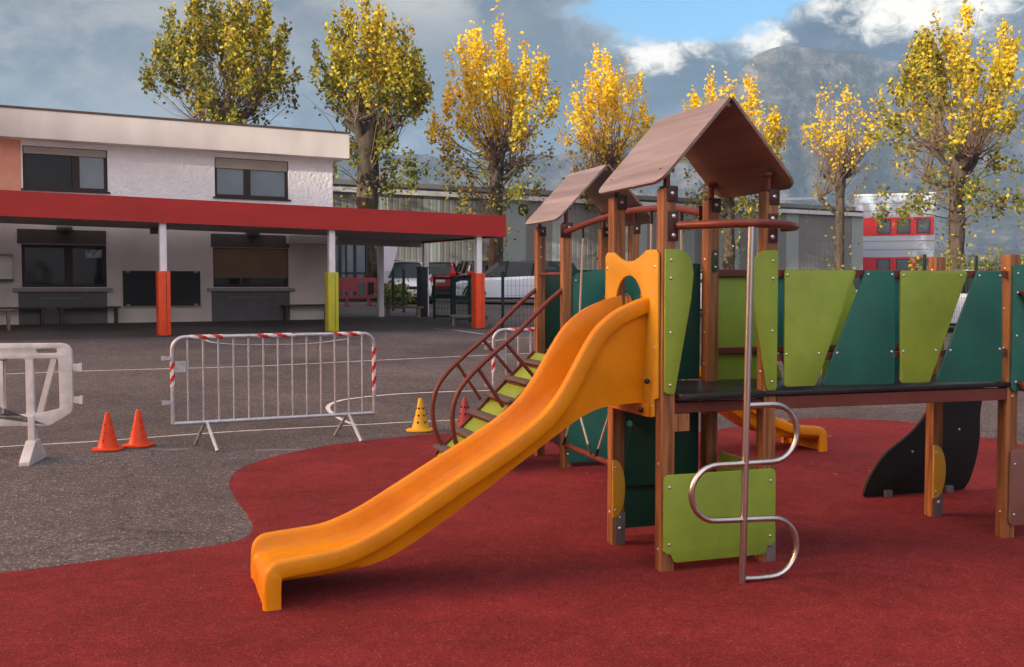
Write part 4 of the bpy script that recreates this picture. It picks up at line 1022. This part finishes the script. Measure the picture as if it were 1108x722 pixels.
# dark green panels at the back of the first tower, lime one on its right
vpanel('back_panel', 'dark_green', [(.30, 1.0), (.605, 1.0), (.605, 1.735), (.40, 1.735), (.37, 1.70)], A_+PW+.004, r=0)
vpanel('lower_panel', 'dark_green', [(.05, .34), (.60, .34), (.60, .90), (.05, .90)], A_+PW+.004, holes=[[(.115+.02*cos(2*pi*i/14), .735+.02*sin(2*pi*i/14)) for i in range(14)]])
vpanel('lower_panel', 'dark_green', [(.05, .05), (.60, .05), (.60, .42), (.05, .42)], A_+PW+.11)
wbeam((.05, A_+PW+.065, .43), (.60, A_+PW+.065, .43), .12, .02)
mb = MB(); mb.prism(rounded([(.05, .05), (.60, .05), (.60, .545), (.05, .545)], .03), lambda a, b, d: (d, a, b), A_+PW+.002, A_+PW+.016); mb.build('lower_panel', 'lime', play, smooth=30)
vpanel('cover_plate', 'dark_green', rounded([(A_-.012, 1.68), (A_+.022, 1.68), (A_+.022, 1.82), (A_-.012, 1.82)], .016), A_-PW-.014, th=.010, bolts=[(A_+.005, 1.79), (A_+.005, 1.71)])
# half discs on the posts
def half_disc(s, t, m, z0, z1, w_):
    n = 16; zc, hz_ = (z0+z1)/2, (z1-z0)/2
    ol = [(s-PW-.006, z0), ]+[(s-PW-.006+w_*cos(-pi/2+pi*i/n)**.8 if 0 < i < n else s-PW-.006, zc+hz_*sin(-pi/2+pi*i/n)) for i in range(1, n)]+[(s-PW-.006, z1)]
    return vpanel('half_disc', m, ol, t, th=.012, bolts=[(s-PW+.012, z0+.05), (s-PW+.012, z1-.05)])
half_disc(0, A_-PW-.016, 'yellow_panel', .17, .53, .085); half_disc(FS, A_-PW-.016, 'yellow_panel', .13, .50, .105); half_disc(FS+.03, A_+PW+.004, 'lime', .16, .48, .11)
# ---- bridge: rails and slanted panels on both sides
for t, zr in ((-.015, 1.665), (A_+.015, 1.675)):
    mb = MB(); mb.beam((A_+PW+.002, t, zr), (FS-PW-.002, t, zr), .03, .045); mb.build('rail', 'beam', play, smooth=0, bevel=.004)
    mb = MB(); mb.beam((A_+PW+.002, t, 1.18), (FS-PW-.002, t, 1.18), .03, .04); mb.build('rail', 'beam', play, smooth=0, bevel=.004)
bp = [('lime', [(.728, 1.685), (.734, 1.012), (.945, 1.012), (1.222, 1.685)], [(.745, 1.20), (.965, 1.20), (.745, 1.655)]),
      ('teal', [(1.285, 1.683), (.985, 1.010), (1.502, 1.006), (1.490, 1.683)], [(1.09, 1.20), (1.475, 1.20), (1.30, 1.66), (1.47, 1.66)]),
      ('lime', [(1.533, 1.684), (1.545, 1.010), (1.76, 1.008), (2.037, 1.684)], [(1.56, 1.20), (1.80, 1.20), (1.555, 1.655), (1.98, 1.655)]),
      ('teal', [(2.105, 1.682), (1.80, 1.006), (2.318, .998), (2.298, 1.682)], [(1.91, 1.20), (2.29, 1.20), (2.12, 1.655), (2.28, 1.655)])]
for m, ol, bl in bp: vpanel('bridge_panel', m, ol, TF, r=.022, bolts=bl)
for k, (m, ol, bl) in enumerate(bp):
    o2 = [(3.02-a, b-.02) for a, b in ol][::-1]
    vpanel('bridge_panel', ('teal', 'lime')[k % 2], o2, A_+.035, r=.022)
# ---- panels beyond the far bridge post (third tower, mostly outside the picture)
vpanel('side_leaf', 'teal', [(a+FS-.026, b-.07) for a, b in [(.0, 1.795), (.30, 1.795), (.36, 1.76), (.36, 1.6), (.12, 1.03), (.09, 1.0), (.02, 1.0), (0, 1.02)]], TF, r=.012, bolts=[(FS+.008, 1.67), (FS+.008, 1.55), (FS+.008, 1.28), (FS+.008, .99)])
vpanel('lower_panel', 'brown_panel', [(FS-.02, .08), (FS+.62, .08), (FS+.62, .565), (FS-.02, .565)], TF, r=.04, bolts=[(FS+.015, .47), (FS+.015, .15)])
for dz in (0, -.57):
    mb = MB(); mb.tube(smooth_path([(FS+.02, -.075, 1.56+dz), (FS+.25, -.16, 1.30+dz), (FS+.8, -.30, .76+dz if dz > -.1 else .45), (FS+1.3, -.40, .30 if dz > -.1 else .1)]), .018, 10); mb.build('handrail', 'steel_brown', play)
# black curved side board of the ramp behind the bridge
wv = smooth_path([(2.36, .006, 0), (2.345, .04, 0), (2.40, .16, 0), (2.53, .315, 0), (2.75, .46, 0), (2.90, .60, 0), (3.02, .80, 0), (3.08, .96, 0)], 5)
wv2 = smooth_path([(3.50, .96, 0), (3.46, .78, 0), (3.425, .60, 0), (3.425, .42, 0), (3.40, .26, 0), (3.345, .10, 0), (3.29, .02, 0), (3.26, .006, 0)], 5)
wo = vpanel('ramp_side_board', 'black_wave', [(p.x, p.y) for p in wv+wv2], 1.30, th=.022, bolts=())
mb = MB(); mb.prism([(p.x, p.y) for p in wv[6:]+wv2[:-6]], lambda a, b, d: (a, d, b), 1.324, 1.334); mb.build('edge_board', 'beam', wo, smooth=30)
for a, b in ((2.55, .04), (3.12, .04)):
    mb = MB(); mb.box((a-.03, 1.27, 0), (a+.03, 1.299, .05)); mb.build('foot_bracket', 'grey_plate', wo, smooth=0)
for a, b in ((2.78, .33), (3.22, .48)): bolt(wo, (a, 1.299, b), FRONT, .010)
# ---- bowed steel bar and climbing pole
mb = MB(); mb.tube(smooth_path([(.045, -.055, 1.925), (.10, -.15, 1.925), (.20, -.29, 1.925), (.32, -.372, 1.925), (.45, -.36, 1.925), (.60, -.29, 1.925), (.71, -.18, 1.925), (.735, -.10, 1.925), (.70, -.055, 1.925)]), .023, 12); bow = mb.build('bowed_bar', 'steel_brown', play)
for a in (.0, .70):
    mb = MB(); mb.box((a-.012 if a < .1 else a-.075, -PW-.008, 1.84), (a+.05 if a < .1 else a-.015, -PW-.001, 2.005), bev=.003); f = mb.build('flange', 'dark_bracket', bow)
    for z in (1.87, 1.975): bolt(f, (a+.02 if a < .1 else a-.05, -PW-.008, z), FRONT, .014)
mb = MB(); mb.tube([(.275, -.372, -.01), (.309, -.372, 1.905)], .0195, 14); pole = mb.build('climbing_pole', 'stainless', play)
def arc(cx_, cz, r, a0, a1, n=14): return [(cx_+r*cos(a0+(a1-a0)*i/n), -.372, cz+r*sin(a0+(a1-a0)*i/n)) for i in range(n+1)]
path = [(.292, -.372, .955), (.36, -.372, .955)]+arc(.452, .80, .155, pi/2, -pi/2)+arc(.112, .497, .148, pi/2, 3*pi/2)+arc(.455, .176, .160, pi/2, -pi/2)+[(.36, -.372, .016), (.278, -.372, .022)]
pp_ = [path[0]]
for a, b in zip(path, path[1:]):
    d = (Vector(b)-Vector(a)).length; k = max(1, int(d/.05))
    pp_ += [Vector(a).lerp(Vector(b), (i+1)/k) for i in range(k)]
mb = MB(); mb.tube(pp_, .0165, 12); mb.build('curved_rung', 'stainless', pole)
# ---- arched bar with hanging ropes between the towers
ar = smooth_path([(HS-.02, HT-.045, 2.06), (.74, 2.65, 2.125), (.72, 1.95, 2.155), (.69, 1.25, 2.125), (A_-.01, A_+.045, 2.05)], 8)
mb = MB(); mb.tube(ar, .024, 12); arch_o = mb.build('arched_bar', 'steel_brown', play)
for p, q in ((ar[0], 1), (ar[-1], -1)):
    mb = MB(); mb.box((p.x-.05, p.y-.004*q, p.z-.05), (p.x+.05, p.y+.004*q+.002, p.z+.05), bev=.002); mb.build('flange', 'dark_bracket', arch_o)
mb = MB(); mb.tube([(HS-.01, HT-.04, .20), (A_, A_+.05, .19)], .022, 10); mb.build('low_bar', 'steel_brown', play)
def apt(t):
    p = min(ar, key=lambda q: abs(q.y-t)); return p
for t in (2.95, 2.25, 1.60, 1.05):
    a = apt(t); k = Vector((.70, t+.02, .62)); mb = MB(); mb.tube([a+Vector((0, 0, -.02)), a+Vector((0, 0, -.11))], .012, 8, 1); mb.tube([a+Vector((0, 0, -.11)), k], .009, 8, 0)
    for dt in (-.30, .30):
        e = Vector((.70, t+dt, .21)); m_ = k.lerp(e, .82); mb.tube([k, m_], .009, 8, 0); mb.tube([m_, e], .012, 8, 1)
    mb.lathe([(.005, -.03), (.02, -.02), (.024, 0), (.02, .02), (.005, .03)], 10, k, 1)
    mb.build('climbing_rope', ['rope', 'rope_end'], play)
# ---- second tower's panels
def T2(ol): return [(HS+a, b) for a, b in ol]
ah = [(.30, 1.02), (.30, 1.30)]+[(.47-.17*cos(pi*i/10), 1.36+.17*sin(pi*i/10)) for i in range(11)]+[(.64, 1.30), (.64, 1.02)]
vpanel('front_panel', 'teal', T2([(.045, 1.0), (.29, 1.0), (.29, 1.30)]+[(.47-.18*cos(pi*i/10), 1.38+.18*sin(pi*i/10)) for i in range(11)]+[(.655, 1.0), (.69, 1.0), (.69, 1.72), (.30, 1.74), (.08, 1.70), (.045, 1.66)]), HT+TF, bolts=[(HS+.07, 1.64)])
vpanel('lower_panel', 'teal', T2([(.0, .04), (.69, .04), (.69, .60), (.0, .60)]), HT+TF, r=.04, bolts=[(HS+.0, .53), (HS, .12)])
vpanel('back_panel', 'dark_green', T2([(.045, 1.0), (.605, 1.0), (.605, 1.745), (.045, 1.745)]), HT+A_+.0)
spanel('lower_panel', 'brown_panel', [(HT+.05, .12), (HT+.20, .17), (HT+.42, .17), (HT+.60, .12), (HT+.60, .85), (HT+.05, .85)], HS-.012)
# ---- stairs with curved handrails
sa, sb = Vector((HS-.045, 0, .965)), Vector((HS-1.00, 0, .05))
sdir = (sb-sa).normalized(); snr = Vector((sdir.z, 0, -sdir.x))
if snr.z < 0: snr = -snr
for t in (HT+.015, HT+A_-.015):
    mb = MB(); mb.beam((sa.x, t, sa.z), (sb.x, t, sb.z), .03, .075); mb.build('stringer', 'beam', play, smooth=0, bevel=.003)
mb = MB(); mb.beam((sa.x, HT+A_/2, sa.z), (sb.x, HT+A_/2, sb.z), A_-.062, .02); mb.build('ramp_board', 'lime', play, smooth=0)
for i in range(6):
    q = sa.lerp(sb, .075+i*.168)
    mb = MB(); mb.box((q.x-.105, HT-.035, q.z-.006), (q.x+.012, HT+A_+.04, q.z+.020), bev=.004); tr_ = mb.build('tread', 'tread', play)
    a = q+sdir*.035+snr*.022; b = q+sdir*.075+snr*.022
    mb = MB(); mb.beam((a.x, HT+A_/2, a.z), (b.x, HT+A_/2, b.z), A_-.064, .022); mb.build('cleat', 'beam', tr_, smooth=0)
hp = [(-.035, 1.56), (-.19, 1.435), (-.45, 1.19), (-.70, .985), (-.90, .80), (-1.00, .65), (-1.035, .47), (-1.01, .28), (-.93, .12)]
for t in (HT, HT+A_):
    mb = MB(); mb.tube(smooth_path([(HS+a, t, b) for a, b in hp], 6), .021, 12); hr = mb.build('handrail', 'steel_brown', play)
    mb = MB(); mb.tube([(HS-.555, t, 1.10), (HS-.27, t, .77)], .016, 10); mb.tube([(HS-.80, t, .88), (HS-.58, t, .55)], .016, 10); mb.build('strut', 'steel_brown', hr)
mb = MB(); mb.tube([(HS, HT+.04, 1.70), (HS, HT+A_-.04, 1.70)], .016, 10); mb.build('crossbar', 'steel_brown', play)
# ---- slides
PU = [(-.032, .920), (-.10, .920), (-.18, .918), (-.33, .905), (-.45, .860), (-.56, .795), (-.70, .705), (-.83, .620), (-1.0, .510), (-1.23, .365), (-1.45, .235), (-1.60, .170), (-1.76, .140), (-1.92, .128), (-2.05, .124), (-2.115, .120), (-2.155, .100), (-2.172, .060), (-2.176, .0)]
PD = [(-.032, .990), (-.10, .988), (-.18, .980), (-.33, .945), (-.46, .890), (-.57, .822), (-.71, .730), (-.84, .645), (-1.01, .535), (-1.24, .390), (-1.46, .262), (-1.61, .198), (-1.77, .165), (-1.94, .152), (-2.08, .146), (-2.145, .140), (-2.186, .112), (-2.196, .070), (-2.199, .0)]
PT = [(-.032, 1.535), (-.10, 1.522), (-.17, 1.498), (-.28, 1.448), (-.40, 1.350), (-.50, 1.200), (-.60, 1.035), (-.72, .895), (-.92, .755), (-1.18, .605), (-1.42, .465), (-1.62, .352), (-1.80, .280), (-1.95, .258), (-2.09, .245), (-2.152, .232), (-2.192, .195), (-2.206, .13), (-2.208, .0)]
def resample(P, n=5):
    q = smooth_path([(a, b, 0) for a, b in P], n); return [Vector((p.x, 0, p.y)) for p in q]
def slide(s0, flip, t0, scale):
    U_, D_, T_ = resample(PU), resample(PD), resample(PT); k = len(T_); vs = []; n = 0
    for i in range(k):
        tg = (T_[min(i+1, k-1)]-T_[max(i-1, 0)]).normalized(); nr = Vector((-tg.z, 0, tg.x)); nr = nr if nr.dot(D_[i]-T_[i]) > 0 or i > k*.9 and nr.x > 0 else -nr
        T, D, U = T_[i], D_[i], U_[i]; Kk = T+nr*.088
        if i > k-8: Kk.z = min(Kk.z, T.z) if i > k-4 else Kk.z
        if i == k-1: Kk.z = 0
        c = abs(D.x); tn = .095-.062*c; tf = .545+.036*c
        up = U if (U-T).length > .10 else U
        Y = lambda p, t: Vector((p.x, t, p.z))
        near = [Y(U, tn+.10), Y(U.lerp(D, .1), tn+.066), Y(T.lerp(U, .6) if (T-U).length > .16 else Kk.lerp(U, .5), tn+.046), Y(Kk, tn+.040), Y(Kk, tn+.018), Y(Kk, tn+.004), Y(Kk.lerp(T, .12), tn), Y(Kk.lerp(T, .80), tn-.004), Y(Kk.lerp(T, .94), tn+.002), Y(T, tn+.018), Y(T, tn+.036),
                Y(T.lerp(D, .06), tn+.048), Y(T.lerp(D, .25), tn+.054), Y(T.lerp(D, .62), tn+.060), Y(T.lerp(D, .86), tn+.072), Y(T.lerp(D, .96), tn+.095), Y(D, tn+.13)]
        far = [Vector((p.x, tf-(p.y-tn), p.z)) for p in near][::-1]
        ring = near+far; n = len(ring); vs += ring
    fs = [(i*n+j, i*n+(j+1) % n, (i+1)*n+(j+1) % n, (i+1)*n+j) for i in range(k-1) for j in range(n)]
    fs += [tuple(reversed(range(n))), tuple((k-1)*n+j for j in range(n))]
    mb = MB(); mb.add([(s0-p.x*scale if flip else s0+p.x*scale, t0+p.y, max(p.z, 0)) for p in vs], fs)
    return mb.build('slide', 'slide', play, smooth=50)
sl = slide(0, False, 0, 1)
mb = MB(); mb.box((-PW-.030, .075, .855), (-PW-.020, .565, .93), bev=.004); mb.build('mounting_flange', 'slide', sl)
for z, t in ((1.06, .083), (.905, .14)):
    mb = MB(); mb.lathe([(.016, 0), (.016, .012), (.008, .016)], 12); b = mb.build('mounting_bolt', 'black_plate', sl); b.location = (-.085, t-.02 if z > 1 else t, z if z > 1 else .89); b.rotation_euler = Vector((0, -1, 0)).to_track_quat('Z', 'Y').to_euler()
slide(HS+A_, True, HT, .93)
spx = MB(); spx.prism(rounded([(HT-.01, .86), (HT+.66, .86), (HT+.66, 1.79), (HT-.01, 1.79)], .04), lambda a, b, d: (HS+A_+PW+d, a, b), .002, .016, [[(HT+.165, 1.03), (HT+.535, 1.03), (HT+.535, 1.62), (HT+.165, 1.62)]])
spx.build('slide_entry_panel', 'yellow_panel', play, smooth=30)

# ------------------------------------------------------------------ barriers and cones
def crowd_barrier(label, L0, ang, z):
    """steel barrier from its left end, 2.04 m long"""
    o = thing('crowd_barrier', label, 'barrier', (L0.x, L0.y, z), ang, 'steel crowd barriers with red and white sleeves'); W = 2.04; zb, zt = .26, 1.10; r = .12
    fr = [(0, 0, zb), (0, 0, zt-r)]+[(r-r*cos(pi/2*i/6), 0, zt-r+r*sin(pi/2*i/6)) for i in range(1, 7)]+[(W-r+r*sin(pi/2*i/6), 0, zt-r+r*cos(pi/2*i/6)) for i in range(0, 7)]+[(W, 0, zb)]
    mb = MB(); mb.tube(fr, .020, 12); mb.tube([(0, 0, zb), (W, 0, zb)], .020, 12); mb.build('frame', 'galv', o)
    for i in range(13):
        x = .145+i*(W-.145-.13)/12; mb = MB(); mb.tube([(x, 0, zb), (x, 0, zt)], .0105, 8); mb.build('bar', 'galv', o)
    def sleeve(p, q, n, start):
        p, q = Vector(p), Vector(q)
        sl_ = MB(); rd = MB(); d = (q-p); ax = d.normalized(); side = Vector((0, 1, 0)); up_ = ax.cross(side)
        m_ = 12; N = n*6
        vs = []; fs = []; ms = []
        # slanted stripes: the ring start runs ahead with the angle round the tube
        for i in range(N+1):
            for j in range(m_): an = 2*pi*j/m_; vs.append(p+d*(i/N)+(side*cos(an)+up_*sin(an))*.0225)
        for i in range(N):
            for j in range(m_):
                ph = i/6+.55*sin(2*pi*(j+.5)/m_); fs.append((i*m_+j, i*m_+(j+1) % m_, (i+1)*m_+(j+1) % m_, (i+1)*m_+j)); ms.append((int(math.floor(ph))+start) % 2)
        x = MB(); x.v = vs; x.f = fs; x.m = ms; x.build('reflective_sleeve', ['white_film', 'red_film'], o, smooth=50)
    sleeve((.16, 0, zt), (.48, 0, zt), 4, 0); sleeve((.82, 0, zt), (1.20, 0, zt), 4, 1); sleeve((1.60, 0, zt), (1.92, 0, zt), 4, 1)
    sleeve((0, 0, .86), (0, 0, .62), 4, 1); sleeve((W, 0, .96), (W, 0, .50), 6, 1)
    mb = MB(); mb.box((.025, -.006, .76), (.125, .004, .87)); mb.build('name_plate', 'grey_plate' if False else 'galv', o, smooth=0)
    for zz in (.90, .47):
        mb = MB(); mb.box((-.10, -.012, zz-.018), (-.018, .012, zz+.018)); mb.box((-.10, -.02, zz-.02), (-.072, .02, zz+.02)); mb.build('hook', 'galv', o, smooth=0)
    for x in (.34, 1.78):
        mb = MB(); mb.tube([(x-.02, .0, zb), (x+.03, -.27, .008)], .017, 10); mb.build('leg', 'galv', o)
        mb = MB(); mb.tube([(x-.04, .0, zb), (x-.09, .27, .008)], .017, 10); mb.build('leg', 'galv', o)
    return o
a = at(187.5, 470, 10.18); b = at(408, 460, 11.08)
crowd_barrier('steel crowd barrier with striped sleeves standing beside the two orange cones', a, atan2(b.y-a.y, b.x-a.x), 0)
a = at(534, 440, 11.9); crowd_barrier('steel crowd barrier half hidden behind the slide and stairs', a, radians(16), .0)
# white plastic barrier at the left
wbx = thing('plastic_barrier', 'worn white plastic barrier cut off by the left edge of the picture', 'barrier', (-4.0, 9.58, 0), radians(8))
W = 2.05; z0, zt = .33, 1.08; holes = []
zz0, zz1 = z0+.105, zt-.135
def rh(x0, x1): return rounded([(x0, zz0), (x1, zz0), (x1, zz1), (x0, zz1)], .025, 3)
xr = [(-.395, -.56), (-.655, -.80), (-.90, -1.05), (-1.15, -1.30), (-1.40, -1.55), (-1.65, -1.92)]
for x1, x0 in [(-.405, -.585), (-.635, -.82), (-.87, -1.06), (-1.11, -1.30), (-1.35, -1.54), (-1.59, -1.93)]: holes.append(rh(x0, x1))
holes.append(rounded([(-.335, zz0+.0), (-.115, zz0+.05), (-.12, zz1), (-.335, zz1)], .03, 3))
holes.append(rounded([(-.31, zt-.09), (-.13, zt-.09), (-.13, zt-.05), (-.31, zt-.05)], .02, 4))
mb = MB(); mb.prism(rounded([(-W, z0), (-.20, z0), (0, z0+.12), (0, zt), (-W, zt)], [.05, .10, .10, .11, .1], 6), lambda a, b, d: (a, d, b), -.03, .03, holes)
mb.build('frame', 'pvc', wbx, smooth=30, bevel=.008)
mb = MB(); mb.beam((-.295, 0, zz0-.01), (-.155, 0, zz1+.01), .045, .05); mb.build('diagonal_brace', 'pvc', wbx, smooth=0)
for x in (-.36, -1.70):
    mb = MB(); mb.box((x-.03, -.045, .12), (x+.03, .045, z0+.10), bev=.01)
    mb.prism([(-.26, .0), (.26, 0), (.26, .035), (.06, .20), (-.06, .20), (-.26, .035)], lambda a, b, d: (x+d, a, b), -.045, .045); mb.build('foot', 'pvc', wbx, smooth=0, bevel=.006)
for zz in (.86, .56):
    mb = MB(); mb.box((0, -.015, zz-.03), (.085, .015, zz+.03)); mb.box((.055, -.03, zz-.035), (.085, .03, zz+.035)); mb.build('hook', 'pvc', wbx, smooth=0)

def cone(label, px, py, m, hgt=.37, holes_=0, rb=.095, grp=None):
    p = gp(px, py); o = thing('traffic_cone', label, 'cone', (p.x, p.y, p.z+.004), random.uniform(0, 3), grp)
    mb = MB(); ol = [( .155*cos(2*pi*i/24)*(1+.05*cos(8*pi*i/24)), .155*sin(2*pi*i/24)*(1+.05*cos(8*pi*i/24))) for i in range(24)]
    mb.prism(ol, lambda a, b, d: (a, b, d), .02, 0); mb.build('base', m, o, smooth=30, bevel=.005)
    mb = MB(); mb.lathe([(rb+.012, .021), (rb, .035), (rb*.86, .09), (rb*.66, hgt*.45), (rb*.42, hgt*.74), (rb*.26, hgt*.95), (rb*.18, hgt), (.004, hgt)], 26); mb.build('cone_body', m, o)
    def rad(z):
        pr = [(.035, rb), (.09, rb*.86), (hgt*.45, rb*.66), (hgt*.74, rb*.42), (hgt*.95, rb*.26)]
        for (a, ra), (b, rb_) in zip(pr, pr[1:]):
            if a <= z <= b: return ra+(rb_-ra)*(z-a)/(b-a)
        return rb*.3
    mb = MB(); nz = 3
    for j in range(nz):
        z = .10+j*.075
        for k in range(6 if holes_ else 4):
            an = 2*pi*k/(6 if holes_ else 4)+.4; r = rad(z); q = .012 if holes_ else .006
            c = Vector((cos(an)*r, sin(an)*r, z)); d = Vector((cos(an), sin(an), .22)).normalized(); mb.tube([c-d*.008, c+d*.0025], q, 10)
    mb.build('hole', 'hole', o, smooth=0)
    return o
G_ = 'orange cones by the crowd barrier'
cone('orange cone nearest the white plastic barrier, left of its twin', 117, 487, 'cone_orange', .365, grp=G_)
cone('orange cone nearest the steel crowd barrier, right of its twin', 150, 483, 'cone_orange', .365, grp=G_)
cone('yellow cone with round holes standing on the asphalt beside the stair handrails', 455, 466.5, 'cone_yellow', .36, 1)
cone('faded red cone with round holes standing behind the stair handrails', 503, 465, 'cone_red', .36, 1)
# fallen leaves on the red surface and the yard
rnd = random.Random(5); vs = []; fs = []; ms = []
for k in range(90):
    x, y = rnd.uniform(-5, 6.5), rnd.uniform(8.5, 18); s_ = rnd.uniform(.012, .028); an = rnd.uniform(0, 6.3); z = g(x, y)+.012; i = len(vs)
    for q in range(4):
        rr = s_*(1 if q % 2 == 0 else .6); vs.append(Vector((x+rr*cos(an+q*pi/2), y+rr*sin(an+q*pi/2), z+rnd.uniform(0, .008))))
    fs.append((i, i+1, i+2, i+3)); ms.append(rnd.choice((0, 1, 1)))
mb = MB(); mb.v = vs; mb.f = fs; mb.m = ms
M['dead_leaf'] = mat('dry_brown_leaf', (.14, .075, .03), .8)
tag(mb.build('fallen_leaves', ['dead_leaf', 'leaf_olive'], smooth=0, recalc=False), kind='stuff')
